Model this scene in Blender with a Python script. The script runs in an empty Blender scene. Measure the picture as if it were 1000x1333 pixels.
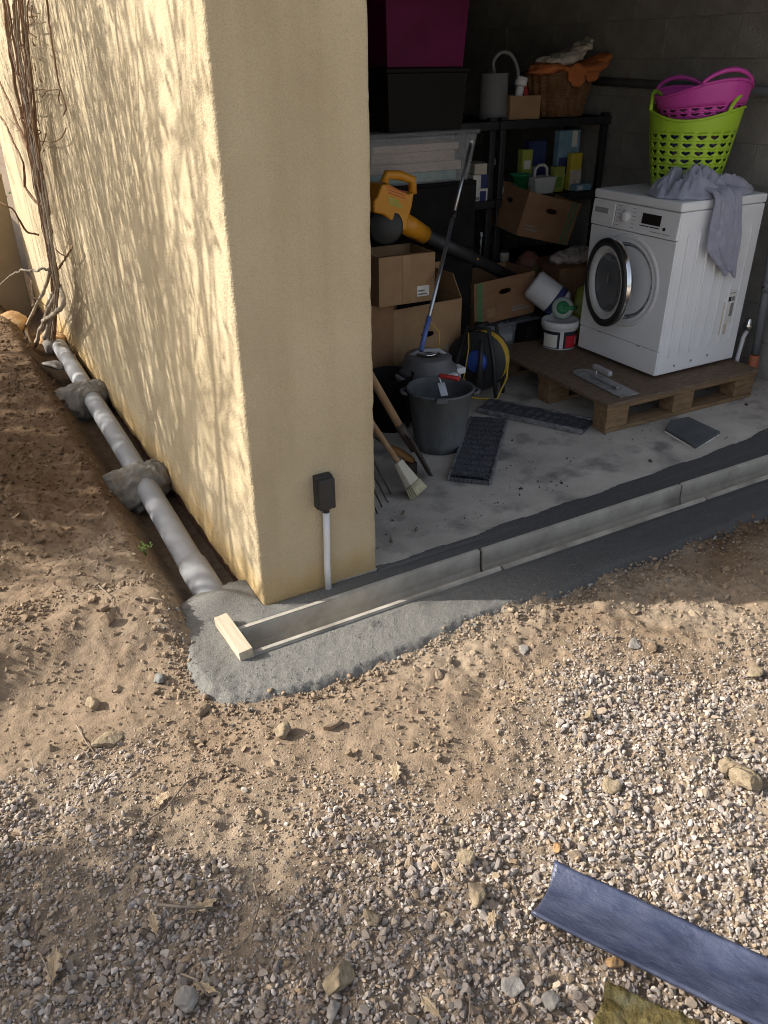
import bpy, bmesh, math, random
import numpy as np
from mathutils import Vector, Matrix, Euler
random.seed(7); np.random.seed(7)
R = math.radians
S = bpy.context.scene
COL = S.collection

# ------------------------------------------------------------------ camera
F, HC, AZ = 1040.0, 1.61, R(29.1)          # focal length in photo pixels, eye height, yaw against the garage front
_d = np.array([17, 2500-666.5, F]); _d /= np.linalg.norm(_d); _UP = -_d
_f = np.array([0, 0, 1.]); _FW = _f-_UP*(_f@_UP); _FW /= np.linalg.norm(_FW); _RT = np.cross(_FW, _UP)
if _RT[0] < 0: _RT = -_RT
CM = np.array([math.cos(AZ)*_RT+math.sin(AZ)*_FW, -math.sin(AZ)*_RT+math.cos(AZ)*_FW, _UP])
def ray(px, py): return CM@np.array([px-500, py-666.5, F])
_r = ray(343, 787); CP = np.array([0, 0, HC])-np.array([_r[0], _r[1], 0])*(-HC/_r[2])
def on(px, py, axis=2, val=0.0):           # the point of plane axis=val seen at a photo pixel
    r = ray(px, py); t = (val-CP[axis])/r[axis]; return CP+r*t
cam = bpy.data.cameras.new('camera'); co = bpy.data.objects.new('camera', cam); COL.objects.link(co)
mw = np.eye(4); mw[:3, 0] = CM[:, 0]; mw[:3, 1] = -CM[:, 1]; mw[:3, 2] = -CM[:, 2]; mw[:3, 3] = CP
co.matrix_world = Matrix(mw.tolist())
cam.sensor_fit = 'HORIZONTAL'; cam.sensor_width = 36; cam.lens = 36*F/1000; cam.clip_end = 500; cam.clip_start = .05
S.camera = co
# ------------------------------------------------------------------ sky, sun, exposure
ELEV = 33.0
su = on(1000, 778)-on(343, 787); su = -su[:2]/np.linalg.norm(su[:2])      # horizontal direction to the sun, from the corner's shadow
TS = Vector((su[0]*math.cos(R(ELEV)), su[1]*math.cos(R(ELEV)), math.sin(R(ELEV))))
W = bpy.data.worlds.new('World'); S.world = W; W.use_nodes = True
nt = W.node_tree; bg = nt.nodes['Background']
sky = nt.nodes.new('ShaderNodeTexSky'); sky.sky_type = 'NISHITA'; sky.sun_disc = False
sky.sun_elevation = R(ELEV); sky.sun_rotation = math.atan2(su[0], su[1])
sky.dust_density = 4.0; sky.ozone_density = .6
hs = nt.nodes.new('ShaderNodeHueSaturation'); hs.inputs['Saturation'].default_value = .55
nt.links.new(sky.outputs[0], hs.inputs['Color']); nt.links.new(hs.outputs[0], bg.inputs[0]); bg.inputs[1].default_value = .11
sl = bpy.data.lights.new('sun', 'SUN'); sl.energy = 3.3; sl.angle = R(.53); sl.color = (1, .945, .85)
so = bpy.data.objects.new('sun', sl); COL.objects.link(so); so.rotation_euler = (-TS).to_track_quat('-Z', 'Y').to_euler(); so.location = (-6, 4, 8)
S.view_settings.view_transform = 'Standard'; S.view_settings.look = 'None'; S.view_settings.exposure = 1.10; S.view_settings.gamma = 1
S.render.engine = 'CYCLES'; S.cycles.use_denoising = True; S.cycles.denoising_prefilter = 'ACCURATE'; S.cycles.filter_width = 1.0; S.cycles.max_bounces = 10; S.cycles.diffuse_bounces = 6

# ------------------------------------------------------------------ noise
def _h(ix, iy, iz, s):
    n = (ix*374761393+iy*668265263+iz*2147483647+s*1274126177) & 0xffffffff
    n = ((n ^ (n >> 13))*1274126177) & 0xffffffff
    return ((n ^ (n >> 16)) & 0xffff)/65535.0
def vnoise(x, y, z=0.0, s=0):
    x = np.asarray(x, float); y = np.asarray(y, float); z = np.asarray(z, float)+0*x
    ix = np.floor(x).astype(np.int64); iy = np.floor(y).astype(np.int64); iz = np.floor(z).astype(np.int64)
    fx, fy, fz = x-ix, y-iy, z-iz
    fx = fx*fx*(3-2*fx); fy = fy*fy*(3-2*fy); fz = fz*fz*(3-2*fz)
    r = 0
    for a in (0, 1):
        for b in (0, 1):
            for c in (0, 1):
                r = r+_h(ix+a, iy+b, iz+c, s)*(fx if a else 1-fx)*(fy if b else 1-fy)*(fz if c else 1-fz)
    return r*2-1
def fbm(x, y, z=0.0, s=0, o=4):
    r = 0; a = 1.0; t = 0
    for i in range(o):
        r = r+a*vnoise(np.asarray(x)*2**i, np.asarray(y)*2**i, np.asarray(z)*2**i, s+i*17); t += a; a *= .5
    return r/t
def sst(a, b, x):
    t = np.clip((np.asarray(x, float)-a)/(b-a), 0, 1); return t*t*(3-2*t)

# ------------------------------------------------------------------ mesh helpers
def spl(P, sub=5):
    P = [Vector(p) for p in P]; Q = []; k = len(P)
    for i in range(k-1):
        p0 = P[max(0, i-1)]; p1 = P[i]; p2 = P[i+1]; p3 = P[min(k-1, i+2)]
        for j in range(sub):
            t = j/sub; Q.append(.5*((2*p1)+(p2-p0)*t+(2*p0-5*p1+4*p2-p3)*t*t+(3*p1-p0-3*p2+p3)*t**3))
    return Q+[P[-1]]
class MB:
    def __init__(s): s.v = []; s.f = []; s.sm = []
    def add(s, vs, fs, M=None, smooth=False):
        o = len(s.v)
        for p in vs: s.v.append(tuple(M@Vector(p)) if M is not None else tuple(p))
        for f in fs: s.f.append([i+o for i in f]); s.sm.append(smooth)
        return s
    def box(s, a, b, M=None):
        x0, y0, z0 = a; x1, y1, z1 = b
        return s.add([(x0,y0,z0),(x1,y0,z0),(x1,y1,z0),(x0,y1,z0),(x0,y0,z1),(x1,y0,z1),(x1,y1,z1),(x0,y1,z1)],
            [(0,3,2,1),(4,5,6,7),(0,1,5,4),(1,2,6,5),(2,3,7,6),(3,0,4,7)], M)
    def taper(s, a, b, a2, b2, z0, z1, M=None):      # frustum with rectangles a..b below and a2..b2 above
        return s.add([(a[0],a[1],z0),(b[0],a[1],z0),(b[0],b[1],z0),(a[0],b[1],z0),(a2[0],a2[1],z1),(b2[0],a2[1],z1),(b2[0],b2[1],z1),(a2[0],b2[1],z1)],
            [(0,3,2,1),(4,5,6,7),(0,1,5,4),(1,2,6,5),(2,3,7,6),(3,0,4,7)], M)
    def tube(s, P, rad, n=8, cap=True, M=None, closed=False, smooth=True):
        P = [Vector(p) for p in P]; m = len(P)
        if not hasattr(rad, '__len__'): rad = [rad]*m
        vs = []; fs = []; up = None
        for i, p in enumerate(P):
            a = P[(i-1) % m] if (i > 0 or closed) else P[i]; b = P[(i+1) % m] if (i < m-1 or closed) else P[i]
            t = (b-a)
            if t.length < 1e-9: t = Vector((0, 0, 1))
            t.normalize()
            if up is None: up = t.orthogonal().normalized()
            else:
                up = up-t*up.dot(t)
                up = up.normalized() if up.length > 1e-6 else t.orthogonal().normalized()
            w = t.cross(up)
            for k in range(n):
                an = 2*math.pi*k/n; vs.append(p+(up*math.cos(an)+w*math.sin(an))*rad[i])
        for i in range(m if closed else m-1):
            j = (i+1) % m
            for k in range(n): fs.append((i*n+k, i*n+(k+1) % n, j*n+(k+1) % n, j*n+k))
        s.add(vs, fs, M, smooth)
        if cap and not closed:
            s.add(vs[:n], [tuple(range(n))[::-1]], M); s.add(vs[-n:], [tuple(range(n))], M)
        return s
    def lathe(s, prof, n=24, M=None, smooth=True, ring=None, sx=1, sy=1):
        m = len(prof); vs = []; fs = []
        for r, z in prof:
            for k in range(n):
                an = 2*math.pi*k/n; q = ring(k, n) if ring else 1
                vs.append((r*q*math.cos(an)*sx, r*q*math.sin(an)*sy, z))
        for i in range(m-1):
            for k in range(n): fs.append((i*n+k, i*n+(k+1) % n, (i+1)*n+(k+1) % n, (i+1)*n+k))
        s.add(vs, fs, M, smooth)
        if prof[0][0] > 1e-6 and prof[0][0] != prof[-1][0] or True:
            if abs(prof[0][0]) > 1e-6: s.add(vs[:n], [tuple(range(n))[::-1]], M)
            if abs(prof[-1][0]) > 1e-6: s.add(vs[-n:], [tuple(range(n))], M)
        return s
    def ring(s, prof, n=48, M=None, smooth=True):     # closed profile revolved about z (torus-like)
        m = len(prof); vs = []; fs = []
        for r, z in prof:
            for k in range(n):
                an = 2*math.pi*k/n; vs.append((r*math.cos(an), r*math.sin(an), z))
        for i in range(m):
            j = (i+1) % m
            for k in range(n): fs.append((i*n+k, i*n+(k+1) % n, j*n+(k+1) % n, j*n+k))
        return s.add(vs, fs, M, smooth)
    def prism(s, poly, z0, z1, M=None):
        n = len(poly); vs = [(x, y, z0) for x, y in poly]+[(x, y, z1) for x, y in poly]
        fs = [tuple(range(n))[::-1], tuple(range(n, 2*n))]+[(i, (i+1) % n, n+(i+1) % n, n+i) for i in range(n)]
        return s.add(vs, fs, M)
    def holed(s, w, h, t, hx, hy, hw, hh, M=None, e=2.6):   # plate w*h in xz, thickness t in y, with an oval hole
        ang = sorted([2*math.pi*k/20 for k in range(20)]+[math.atan2(a-hy, b-hx) % (2*math.pi) for a in (0, h) for b in (0, w)])
        inn = []; out = []
        for a in ang:
            c, q = math.cos(a), math.sin(a)
            k = (abs(c/(hw/2))**e+abs(q/(hh/2))**e)**(-1/e); inn.append((hx+k*c, hy+k*q))
            ts = []
            if c > 1e-9: ts.append((w-hx)/c)
            if c < -1e-9: ts.append(-hx/c)
            if q > 1e-9: ts.append((h-hy)/q)
            if q < -1e-9: ts.append(-hy/q)
            k = min(ts); out.append((hx+k*c, hy+k*q))
        n = len(ang); vs = []
        for y in (0, t):
            vs += [(x, y, z) for x, z in out]+[(x, y, z) for x, z in inn]
        fs = []
        for i in range(n):
            j = (i+1) % n
            fs += [(i, j, n+j, n+i), (2*n+i, 3*n+i, 3*n+j, 2*n+j), (n+i, n+j, 3*n+j, 3*n+i), (i, 2*n+i, 2*n+j, j)]
        return s.add(vs, fs, M)
    def build(s, name, mat, parent=None, bevel=0, M=None, smooth=None, seg=2):
        me = bpy.data.meshes.new(name); me.from_pydata(s.v, [], s.f); me.update()
        me.polygons.foreach_set('use_smooth', [bool(q) if smooth is None else smooth for q in s.sm])
        bm = bmesh.new(); bm.from_mesh(me); bmesh.ops.remove_doubles(bm, verts=bm.verts, dist=1e-6)
        bmesh.ops.recalc_face_normals(bm, faces=bm.faces); bm.to_mesh(me); bm.free()
        return link(name, me, mat, parent, bevel, seg)
def link(name, me, mat, parent=None, bevel=0, seg=2):
    o = bpy.data.objects.new(name, me); COL.objects.link(o)
    if mat is not None: me.materials.append(mat)
    if parent is not None: o.parent = parent
    if bevel:
        m = o.modifiers.new('bevel', 'BEVEL'); m.width = bevel; m.segments = seg; m.limit_method = 'ANGLE'; m.angle_limit = R(40); m.harden_normals = False
    return o
def tag(o, label, cat, group=None, kind=None):
    if label: o['label'] = label
    if cat: o['category'] = cat
    if group: o['group'] = group
    if kind: o['kind'] = kind
    return o
def thing(name, label, cat, loc=(0, 0, 0), rot=(0, 0, 0), group=None):
    o = bpy.data.objects.new(name, None); COL.objects.link(o); o.empty_display_size = .05
    o.location = loc; o.rotation_euler = rot
    return tag(o, label, cat, group)
def T(x=0, y=0, z=0, rx=0, ry=0, rz=0, s=1):
    return Matrix.Translation((x, y, z))@Euler((R(rx), R(ry), R(rz))).to_matrix().to_4x4()@Matrix.Scale(s, 4)
def frame(p0, p1):                                     # z axis along p0 -> p1
    d = Vector(p1)-Vector(p0)
    return Matrix.Translation(Vector(p0))@d.to_track_quat('Z', 'Y').to_matrix().to_4x4(), d.length
def mesh_np(name, V, Fc, mat, cols=None, smooth=False):
    me = bpy.data.meshes.new(name); k = Fc.shape[1]
    me.vertices.add(len(V)); me.vertices.foreach_set('co', V.astype(np.float32).ravel())
    me.loops.add(Fc.size); me.loops.foreach_set('vertex_index', Fc.astype(np.int32).ravel())
    me.polygons.add(len(Fc)); me.polygons.foreach_set('loop_start', np.arange(0, Fc.size, k, dtype=np.int32))
    me.polygons.foreach_set('use_smooth', np.full(len(Fc), smooth))
    me.update(calc_edges=True)
    if cols is not None:
        a = me.color_attributes.new('col', 'FLOAT_COLOR', 'POINT')
        c = np.ones((len(V), 4), np.float32); c[:, :3] = cols; a.data.foreach_set('color', c.ravel())
    if mat: me.materials.append(mat)
    return me

# ------------------------------------------------------------------ materials
MATS = {}
def mat(name, c1, c2=None, scale=6., rough=.6, bump=0., bscale=60., metal=0., spec=.5, detail=6., sheen=0., trans=0., alpha=1., stretch=None, lo=.35, hi=.65, bdist=.01, attr=None, rnd=None, ior=1.45, coat=0., c3=None, s3=2.):
    if name in MATS: return MATS[name]
    m = bpy.data.materials.new(name); m.use_nodes = True; MATS[name] = m
    t = m.node_tree; N = t.nodes; L = t.links; b = N['Principled BSDF']
    b.inputs['Roughness'].default_value = rough; b.inputs['Metallic'].default_value = metal
    b.inputs['Specular IOR Level'].default_value = spec; b.inputs['IOR'].default_value = ior
    b.inputs['Transmission Weight'].default_value = trans; b.inputs['Alpha'].default_value = alpha
    b.inputs['Coat Weight'].default_value = coat
    if sheen: b.inputs['Sheen Weight'].default_value = sheen
    tc = N.new('ShaderNodeTexCoord'); mp = N.new('ShaderNodeMapping'); L.new(tc.outputs['Object'], mp.inputs[0])
    if stretch: mp.inputs['Scale'].default_value = stretch
    nz = N.new('ShaderNodeTexNoise'); nz.inputs['Scale'].default_value = scale; nz.inputs['Detail'].default_value = detail; nz.inputs['Roughness'].default_value = .62
    L.new(mp.outputs[0], nz.inputs['Vector'])
    rp = N.new('ShaderNodeValToRGB'); L.new(nz.outputs[0], rp.inputs[0])
    c2 = c2 or tuple(min(1, q*1.18) for q in c1)
    rp.color_ramp.elements[0].position = lo; rp.color_ramp.elements[1].position = hi
    rp.color_ramp.elements[0].color = (*c1, 1); rp.color_ramp.elements[1].color = (*c2, 1)
    out = rp.outputs[0]
    if attr or rnd:
        mx = N.new('ShaderNodeMix'); mx.data_type = 'RGBA'; mx.blend_type = 'MULTIPLY'; mx.inputs[0].default_value = 1
        if attr: a = N.new('ShaderNodeAttribute'); a.attribute_name = attr; src = a.outputs['Color']
        else:
            a = N.new('ShaderNodeObjectInfo'); r2 = N.new('ShaderNodeValToRGB'); L.new(a.outputs['Random'], r2.inputs[0])
            r2.color_ramp.elements[0].color = (*rnd[0], 1); r2.color_ramp.elements[1].color = (*rnd[-1], 1)
            for i, q in enumerate(rnd[1:-1]):
                e = r2.color_ramp.elements.new((i+1)/(len(rnd)-1)); e.color = (*q, 1)
            src = r2.outputs[0]
        L.new(src, mx.inputs[6]); L.new(out, mx.inputs[7]); out = mx.outputs[2]
    if c3:
        n3 = N.new('ShaderNodeTexNoise'); n3.inputs['Scale'].default_value = s3; n3.inputs['Detail'].default_value = 5; L.new(tc.outputs['Object'], n3.inputs['Vector'])
        r3 = N.new('ShaderNodeValToRGB'); r3.color_ramp.elements[0].position = .52; r3.color_ramp.elements[1].position = .7; L.new(n3.outputs[0], r3.inputs[0])
        m3 = N.new('ShaderNodeMix'); m3.data_type = 'RGBA'; L.new(r3.outputs[0], m3.inputs[0]); L.new(out, m3.inputs[6]); m3.inputs[7].default_value = (*c3, 1); out = m3.outputs[2]
    L.new(out, b.inputs['Base Color'])
    if bump:
        n2 = N.new('ShaderNodeTexNoise'); n2.inputs['Scale'].default_value = bscale; n2.inputs['Detail'].default_value = 5; n2.inputs['Roughness'].default_value = .65
        L.new(mp.outputs[0], n2.inputs['Vector'])
        bp = N.new('ShaderNodeBump'); bp.inputs['Strength'].default_value = bump; bp.inputs['Distance'].default_value = bdist
        L.new(n2.outputs[0], bp.inputs['Height']); L.new(bp.outputs[0], b.inputs['Normal'])
    return m
def stucco():
    m = bpy.data.materials.new('yellow_render'); m.use_nodes = True; t = m.node_tree; N = t.nodes; L = t.links; b = N['Principled BSDF']
    b.inputs['Roughness'].default_value = .95; b.inputs['Specular IOR Level'].default_value = .15
    tc = N.new('ShaderNodeTexCoord')
    n1 = N.new('ShaderNodeTexNoise'); n1.inputs['Scale'].default_value = 3; n1.inputs['Detail'].default_value = 8; L.new(tc.outputs['Object'], n1.inputs['Vector'])
    r1 = N.new('ShaderNodeValToRGB'); L.new(n1.outputs[0], r1.inputs[0])
    r1.color_ramp.elements[0].position = .3; r1.color_ramp.elements[1].position = .72
    r1.color_ramp.elements[0].color = (.465, .38, .25, 1); r1.color_ramp.elements[1].color = (.545, .453, .305, 1)
    # grains
    n2 = N.new('ShaderNodeTexNoise'); n2.inputs['Scale'].default_value = 230; n2.inputs['Detail'].default_value = 3; L.new(tc.outputs['Object'], n2.inputs['Vector'])
    r2 = N.new('ShaderNodeValToRGB'); r2.color_ramp.elements[0].position = .33; r2.color_ramp.elements[0].color = (.72, .70, .66, 1); r2.color_ramp.elements[1].position = .5; r2.color_ramp.elements[1].color = (1, 1, 1, 1); L.new(n2.outputs[0], r2.inputs[0])
    mx = N.new('ShaderNodeMix'); mx.data_type = 'RGBA'; mx.blend_type = 'MULTIPLY'; mx.inputs[0].default_value = .5; L.new(r1.outputs[0], mx.inputs[6]); L.new(r2.outputs[0], mx.inputs[7])
    mpn = N.new('ShaderNodeMapping'); mpn.inputs['Scale'].default_value = (7, 7, .7); L.new(tc.outputs['Object'], mpn.inputs[0])
    ns = N.new('ShaderNodeTexNoise'); ns.inputs['Scale'].default_value = 1.3; ns.inputs['Detail'].default_value = 7; L.new(mpn.outputs[0], ns.inputs['Vector'])
    rs0 = N.new('ShaderNodeValToRGB'); rs0.color_ramp.elements[0].position = .34; rs0.color_ramp.elements[0].color = (.84, .82, .78, 1); rs0.color_ramp.elements[1].position = .56; rs0.color_ramp.elements[1].color = (1, 1, 1, 1); L.new(ns.outputs[0], rs0.inputs[0])
    mxs = N.new('ShaderNodeMix'); mxs.data_type = 'RGBA'; mxs.blend_type = 'MULTIPLY'; mxs.inputs[0].default_value = .55; L.new(mx.outputs[2], mxs.inputs[6]); L.new(rs0.outputs[0], mxs.inputs[7]); mx = mxs
    # earth splashed on the foot of the wall
    sp = N.new('ShaderNodeSeparateXYZ'); L.new(tc.outputs['Object'], sp.inputs[0])
    n3 = N.new('ShaderNodeTexNoise'); n3.inputs['Scale'].default_value = 9; n3.inputs['Detail'].default_value = 6; L.new(tc.outputs['Object'], n3.inputs['Vector'])
    ma = N.new('ShaderNodeMath'); ma.operation = 'MULTIPLY_ADD'; ma.inputs[1].default_value = -.22; L.new(n3.outputs[0], ma.inputs[0]); L.new(sp.outputs['Z'], ma.inputs[2])
    mr = N.new('ShaderNodeMapRange'); mr.inputs[1].default_value = -.12; mr.inputs[2].default_value = .03; mr.inputs[3].default_value = .75; mr.inputs[4].default_value = 0; L.new(ma.outputs[0], mr.inputs[0])
    m2 = N.new('ShaderNodeMix'); m2.data_type = 'RGBA'; L.new(mr.outputs[0], m2.inputs[0]); L.new(mx.outputs[2], m2.inputs[6]); m2.inputs[7].default_value = (.47, .31, .12, 1)
    L.new(m2.outputs[2], b.inputs['Base Color'])
    n4 = N.new('ShaderNodeTexVoronoi'); n4.inputs['Scale'].default_value = 150; L.new(tc.outputs['Object'], n4.inputs['Vector'])
    n5 = N.new('ShaderNodeTexNoise'); n5.inputs['Scale'].default_value = 90; n5.inputs['Detail'].default_value = 6; L.new(tc.outputs['Object'], n5.inputs['Vector'])
    ad = N.new('ShaderNodeMath'); ad.operation = 'MULTIPLY_ADD'; ad.inputs[1].default_value = .5; L.new(n4.outputs['Distance'], ad.inputs[0]); L.new(n5.outputs[0], ad.inputs[2])
    n6 = N.new('ShaderNodeTexNoise'); n6.inputs['Scale'].default_value = 5; n6.inputs['Detail'].default_value = 3; L.new(tc.outputs['Object'], n6.inputs['Vector'])
    a2 = N.new('ShaderNodeMath'); a2.operation = 'MULTIPLY_ADD'; a2.inputs[1].default_value = 2.2; L.new(n6.outputs[0], a2.inputs[0]); L.new(ad.outputs[0], a2.inputs[2])
    bp = N.new('ShaderNodeBump'); bp.inputs['Strength'].default_value = .55; bp.inputs['Distance'].default_value = .006; L.new(a2.outputs[0], bp.inputs['Height']); L.new(bp.outputs[0], b.inputs['Normal'])
    return m
STUCCO = stucco()
M_CEM = mat('old_concrete', (.35, .315, .275), (.52, .475, .42), 3.2, .9, .35, 45, spec=.25, detail=12, c3=(.20, .188, .172), s3=6.)
M_FRESH = mat('fresh_cement', (.22, .215, .20), (.32, .31, .285), 14, .92, 1., 190, spec=.25, bdist=.007, detail=10)
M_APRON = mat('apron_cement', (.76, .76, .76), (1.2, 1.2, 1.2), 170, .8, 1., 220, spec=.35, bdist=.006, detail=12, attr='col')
M_COLL = mat('collar_mortar', (.20, .185, .16), (.31, .29, .255), 12, .95, .9, 130, spec=.2, bdist=.008, c3=(.19, .145, .10), s3=7.)
M_BLOCK = mat('concrete_block', (.27, .26, .24), (.37, .355, .33), 7, .95, .6, 70, spec=.2)
M_MORT = mat('mortar', (.25, .24, .22), (.33, .315, .29), 20, .95, .6, 120, spec=.2)
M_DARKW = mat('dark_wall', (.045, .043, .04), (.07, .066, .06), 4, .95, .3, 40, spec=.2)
M_FOOT = mat('footing', (.16, .085, .055), (.26, .15, .10), 30, .95, .8, 90, spec=.2)
M_SOIL = mat('soil', (.74, .74, .74), (1.16, 1.16, 1.16), 45, .97, .9, 170, spec=.12, attr='col', bdist=.006, detail=12)
M_GRAV = mat('gravel', (.8, .8, .8), (1.14, 1.14, 1.14), 60, .88, .35, 240, spec=.25, attr='col', bdist=.003)
M_GRAV1 = mat('gravel_single', (.8, .8, .8), (1.14, 1.14, 1.14), 60, .88, .35, 240, spec=.25, bdist=.003,
    rnd=[(.22, .185, .16), (.31, .26, .22), (.25, .20, .165), (.36, .31, .265), (.30, .215, .135), (.26, .225, .20), (.34, .26, .18)])
M_ROCK = mat('tan_rock', (.24, .185, .12), (.37, .30, .21), 30, .95, 1., 90, spec=.15, bdist=.008, detail=10)
M_ROCKG = mat('grey_rock', (.21, .19, .17), (.33, .305, .275), 26, .92, .8, 90, spec=.2, bdist=.006)
M_ROCKO = mat('ochre_rock', (.36, .20, .09), (.50, .34, .18), 12, .92, .6, 70, spec=.2)
M_PVC = mat('grey_pvc', (.285, .29, .30), (.315, .32, .33), 5, .5, spec=.35)
M_CHAN = mat('polymer_concrete', (.35, .32, .27), (.47, .435, .375), 9, .85, .3, 160, spec=.25, c3=(.25, .225, .19), s3=5.)
M_WOODL = mat('pale_wood', (.40, .335, .24), (.54, .47, .36), 5, .8, .2, 60, spec=.25, stretch=(14, 1.2, 14))
M_PAL = mat('pallet_wood', (.16, .10, .055), (.27, .175, .095), 6, .85, .4, 50, spec=.25, stretch=(1.5, 9, 9))
M_PALX = mat('pallet_board', (.12, .082, .056), (.20, .14, .096), 7, .8, .35, 60, spec=.3, stretch=(3, 9, 9))
M_CARD = mat('cardboard', (.30, .185, .10), (.36, .23, .125), 9, .9, .12, 90, spec=.2)
M_CARD2 = mat('cardboard_brown', (.235, .13, .072), (.29, .165, .09), 9, .9, .12, 90, spec=.2)
M_TAPE = mat('packing_tape', (.27, .165, .075), (.31, .19, .09), 6, .25, spec=.6)
M_CARDG = mat('green_print', (.10, .18, .09), None, 9, .8, spec=.2)
M_WHITE = mat('white_enamel', (.74, .75, .77), (.80, .81, .83), 3, .32, spec=.5, detail=3)
M_WHITE2 = mat('white_plastic', (.66, .66, .67), (.73, .73, .74), 5, .45, spec=.5)
M_GREYP = mat('grey_plastic', (.30, .30, .31), None, 5, .5)
M_BLACK = mat('black_plastic', (.018, .018, .019), (.03, .03, .031), 8, .5)
M_BLACKM = mat('black_matt', (.010, .009, .009), (.016, .015, .014), 8, .8, spec=.12)
M_RUB = mat('rubber_bucket', (.075, .08, .085), (.17, .175, .175), 9, .75, .25, 40, spec=.3, lo=.3, hi=.8, stretch=(1, 1, .4))
M_CHROME = mat('chrome', (.75, .75, .76), None, 3, .18, metal=1.)
M_STEEL = mat('brushed_steel', (.42, .45, .50), (.55, .58, .62), 20, .32, metal=.9)
M_ALU = mat('trowel_steel', (.40, .41, .42), (.56, .57, .58), 25, .42, metal=.8, c3=(.30, .29, .28), s3=14)
M_GLASS = mat('tinted_glass', (.34, .36, .38), None, 3, .06, trans=.85, ior=1.3)
M_DISP = mat('display', (.02, .017, .016), None, 3, .2)
M_LIME = mat('lime_plastic', (.36, .58, .035), (.42, .64, .05), 4, .45)
M_PINK = mat('magenta_plastic', (.55, .06, .36), (.62, .08, .42), 4, .42)
M_MAGT = mat('magenta_tub', (.075, .003, .034), (.12, .005, .058), 3, .4, spec=.1)
M_CLEAR = mat('clear_plastic', (.50, .52, .56), (.60, .62, .66), 4, .35, alpha=.20, spec=.35)
M_PAPER = mat('paper', (.38, .28, .21), (.52, .42, .34), 30, .9, stretch=(1, 1, 12))
M_PAPG = mat('teal_folder', (.12, .26, .22), (.2, .33, .28), 12, .8)
M_LILAC = mat('lilac_fleece', (.30, .305, .40), (.37, .375, .47), 18, .95, .5, 220, spec=.1, sheen=.3)
M_ORANGE = mat('orange_cloth', (.52, .16, .055), (.62, .22, .08), 14, .95, .4, 160, spec=.1)
M_CREAM = mat('cream_cloth', (.52, .46, .38), (.64, .58, .50), 14, .95, .4, 160, spec=.1)
M_BLUEC = mat('blue_cloth', (.05, .08, .25), (.12, .16, .36), 18, .95, .3, 160, spec=.1, c3=(.45, .22, .25), s3=16)
M_PATT = mat('patterned_cloth', (.42, .38, .37), (.58, .50, .48), 40, .95, spec=.1, c3=(.22, .16, .18), s3=34)
M_WICK = mat('wicker', (.15, .075, .035), (.25, .135, .065), 16, .75, .3, 90, spec=.3)
M_YEL = mat('yellow_blower', (.58, .24, .012), (.64, .28, .02), 5, .42)
M_YCAB = mat('yellow_cable', (.52, .32, .03), (.62, .40, .05), 14, .5)
M_REDP = mat('red_plastic', (.45, .035, .03), (.52, .05, .04), 6, .45)
M_BLUEP = mat('blue_plastic', (.03, .075, .34), (.05, .10, .42), 6, .45)
M_GREEN = mat('green_plastic', (.03, .22, .085), (.04, .27, .11), 6, .45)
M_LGREEN = mat('leaf_green_pack', (.32, .36, .06), (.42, .46, .10), 10, .5)
M_DBLUE = mat('dark_blue_pack', (.025, .03, .11), (.05, .07, .2), 10, .5)
M_SKYB = mat('sky_blue_pack', (.16, .30, .42), (.26, .42, .52), 10, .5)
M_YPACK = mat('yellow_pack', (.60, .47, .05), None, 10, .5)
M_HANDLE = mat('tool_wood', (.26, .155, .08), (.36, .23, .13), 6, .7, .15, 60, stretch=(8, 8, 1))
M_BRIST = mat('bristles', (.52, .47, .30), (.62, .56, .38), 40, .9, .5, 300, stretch=(1, 1, .1))
M_IRON = mat('rusty_iron', (.06, .045, .04), (.12, .095, .08), 16, .7, .4, 60, metal=.3)
M_FILM = mat('film_wrapped', (.03, .032, .04), (.13, .135, .15), 34, .22, 1., 45, spec=.8, stretch=(1, 7, 1), bdist=.006)
M_FILME = mat('film_edge', (.10, .10, .11), (.24, .24, .25), 30, .25, .8, 60, spec=.7)
M_BLUEF = mat('blue_film', (.035, .045, .088), (.09, .103, .16), 22, .26, .75, 55, spec=.7, stretch=(.8, 1.6, 1), detail=14, lo=.3, hi=.75, bdist=.005)
M_MOSS = mat('mossy_stone', (.10, .078, .028), (.22, .175, .075), 40, .97, 1., 110, spec=.1, bdist=.012, c3=(.20, .18, .10), s3=22)
M_VINE = mat('vine_bark', (.19, .115, .075), (.32, .205, .13), 16, .9, .5, 90, spec=.15, stretch=(1, 1, .3))
M_VINEP = mat('pale_vine', (.34, .285, .22), (.48, .42, .34), 16, .9, .5, 90, spec=.15)
M_BARK = mat('tree_bark', (.10, .08, .06), (.17, .14, .11), 14, .9, .5, 60, spec=.15)
M_LEAF = mat('leaf', (.045, .085, .02), (.085, .13, .035), 8, .6, spec=.3)
M_WEED = mat('weed_leaf', (.13, .26, .05), (.22, .36, .09), 20, .6, spec=.3)
M_DRY = mat('dry_leaf', (.34, .25, .155), (.48, .38, .26), 40, .85, .3, 90, spec=.15)
M_TWIG = mat('twig', (.15, .115, .085), (.30, .25, .20), 20, .9, spec=.15)
M_GARDW = mat('garden_wall_render', (.42, .32, .20), (.48, .37, .235), 3, .95, .3, 120, spec=.15)
M_GALV = mat('pipe_grey', (.16, .17, .19), (.22, .23, .25), 8, .5)
M_OPIPE = mat('orange_pipe', (.42, .13, .06), None, 8, .55)
M_LABEL = mat('label_black', (.02, .02, .03), None, 8, .5)
M_LABR = mat('label_red', (.48, .015, .03), None, 8, .5)
M_LABW = mat('label_white', (.7, .68, .62), (.78, .76, .7), 18, .6)
M_STICK = mat('sticker', (.62, .60, .57), None, 8, .7)
M_STICKB = mat('sticker_beige', (.52, .47, .38), None, 8, .7)
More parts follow.
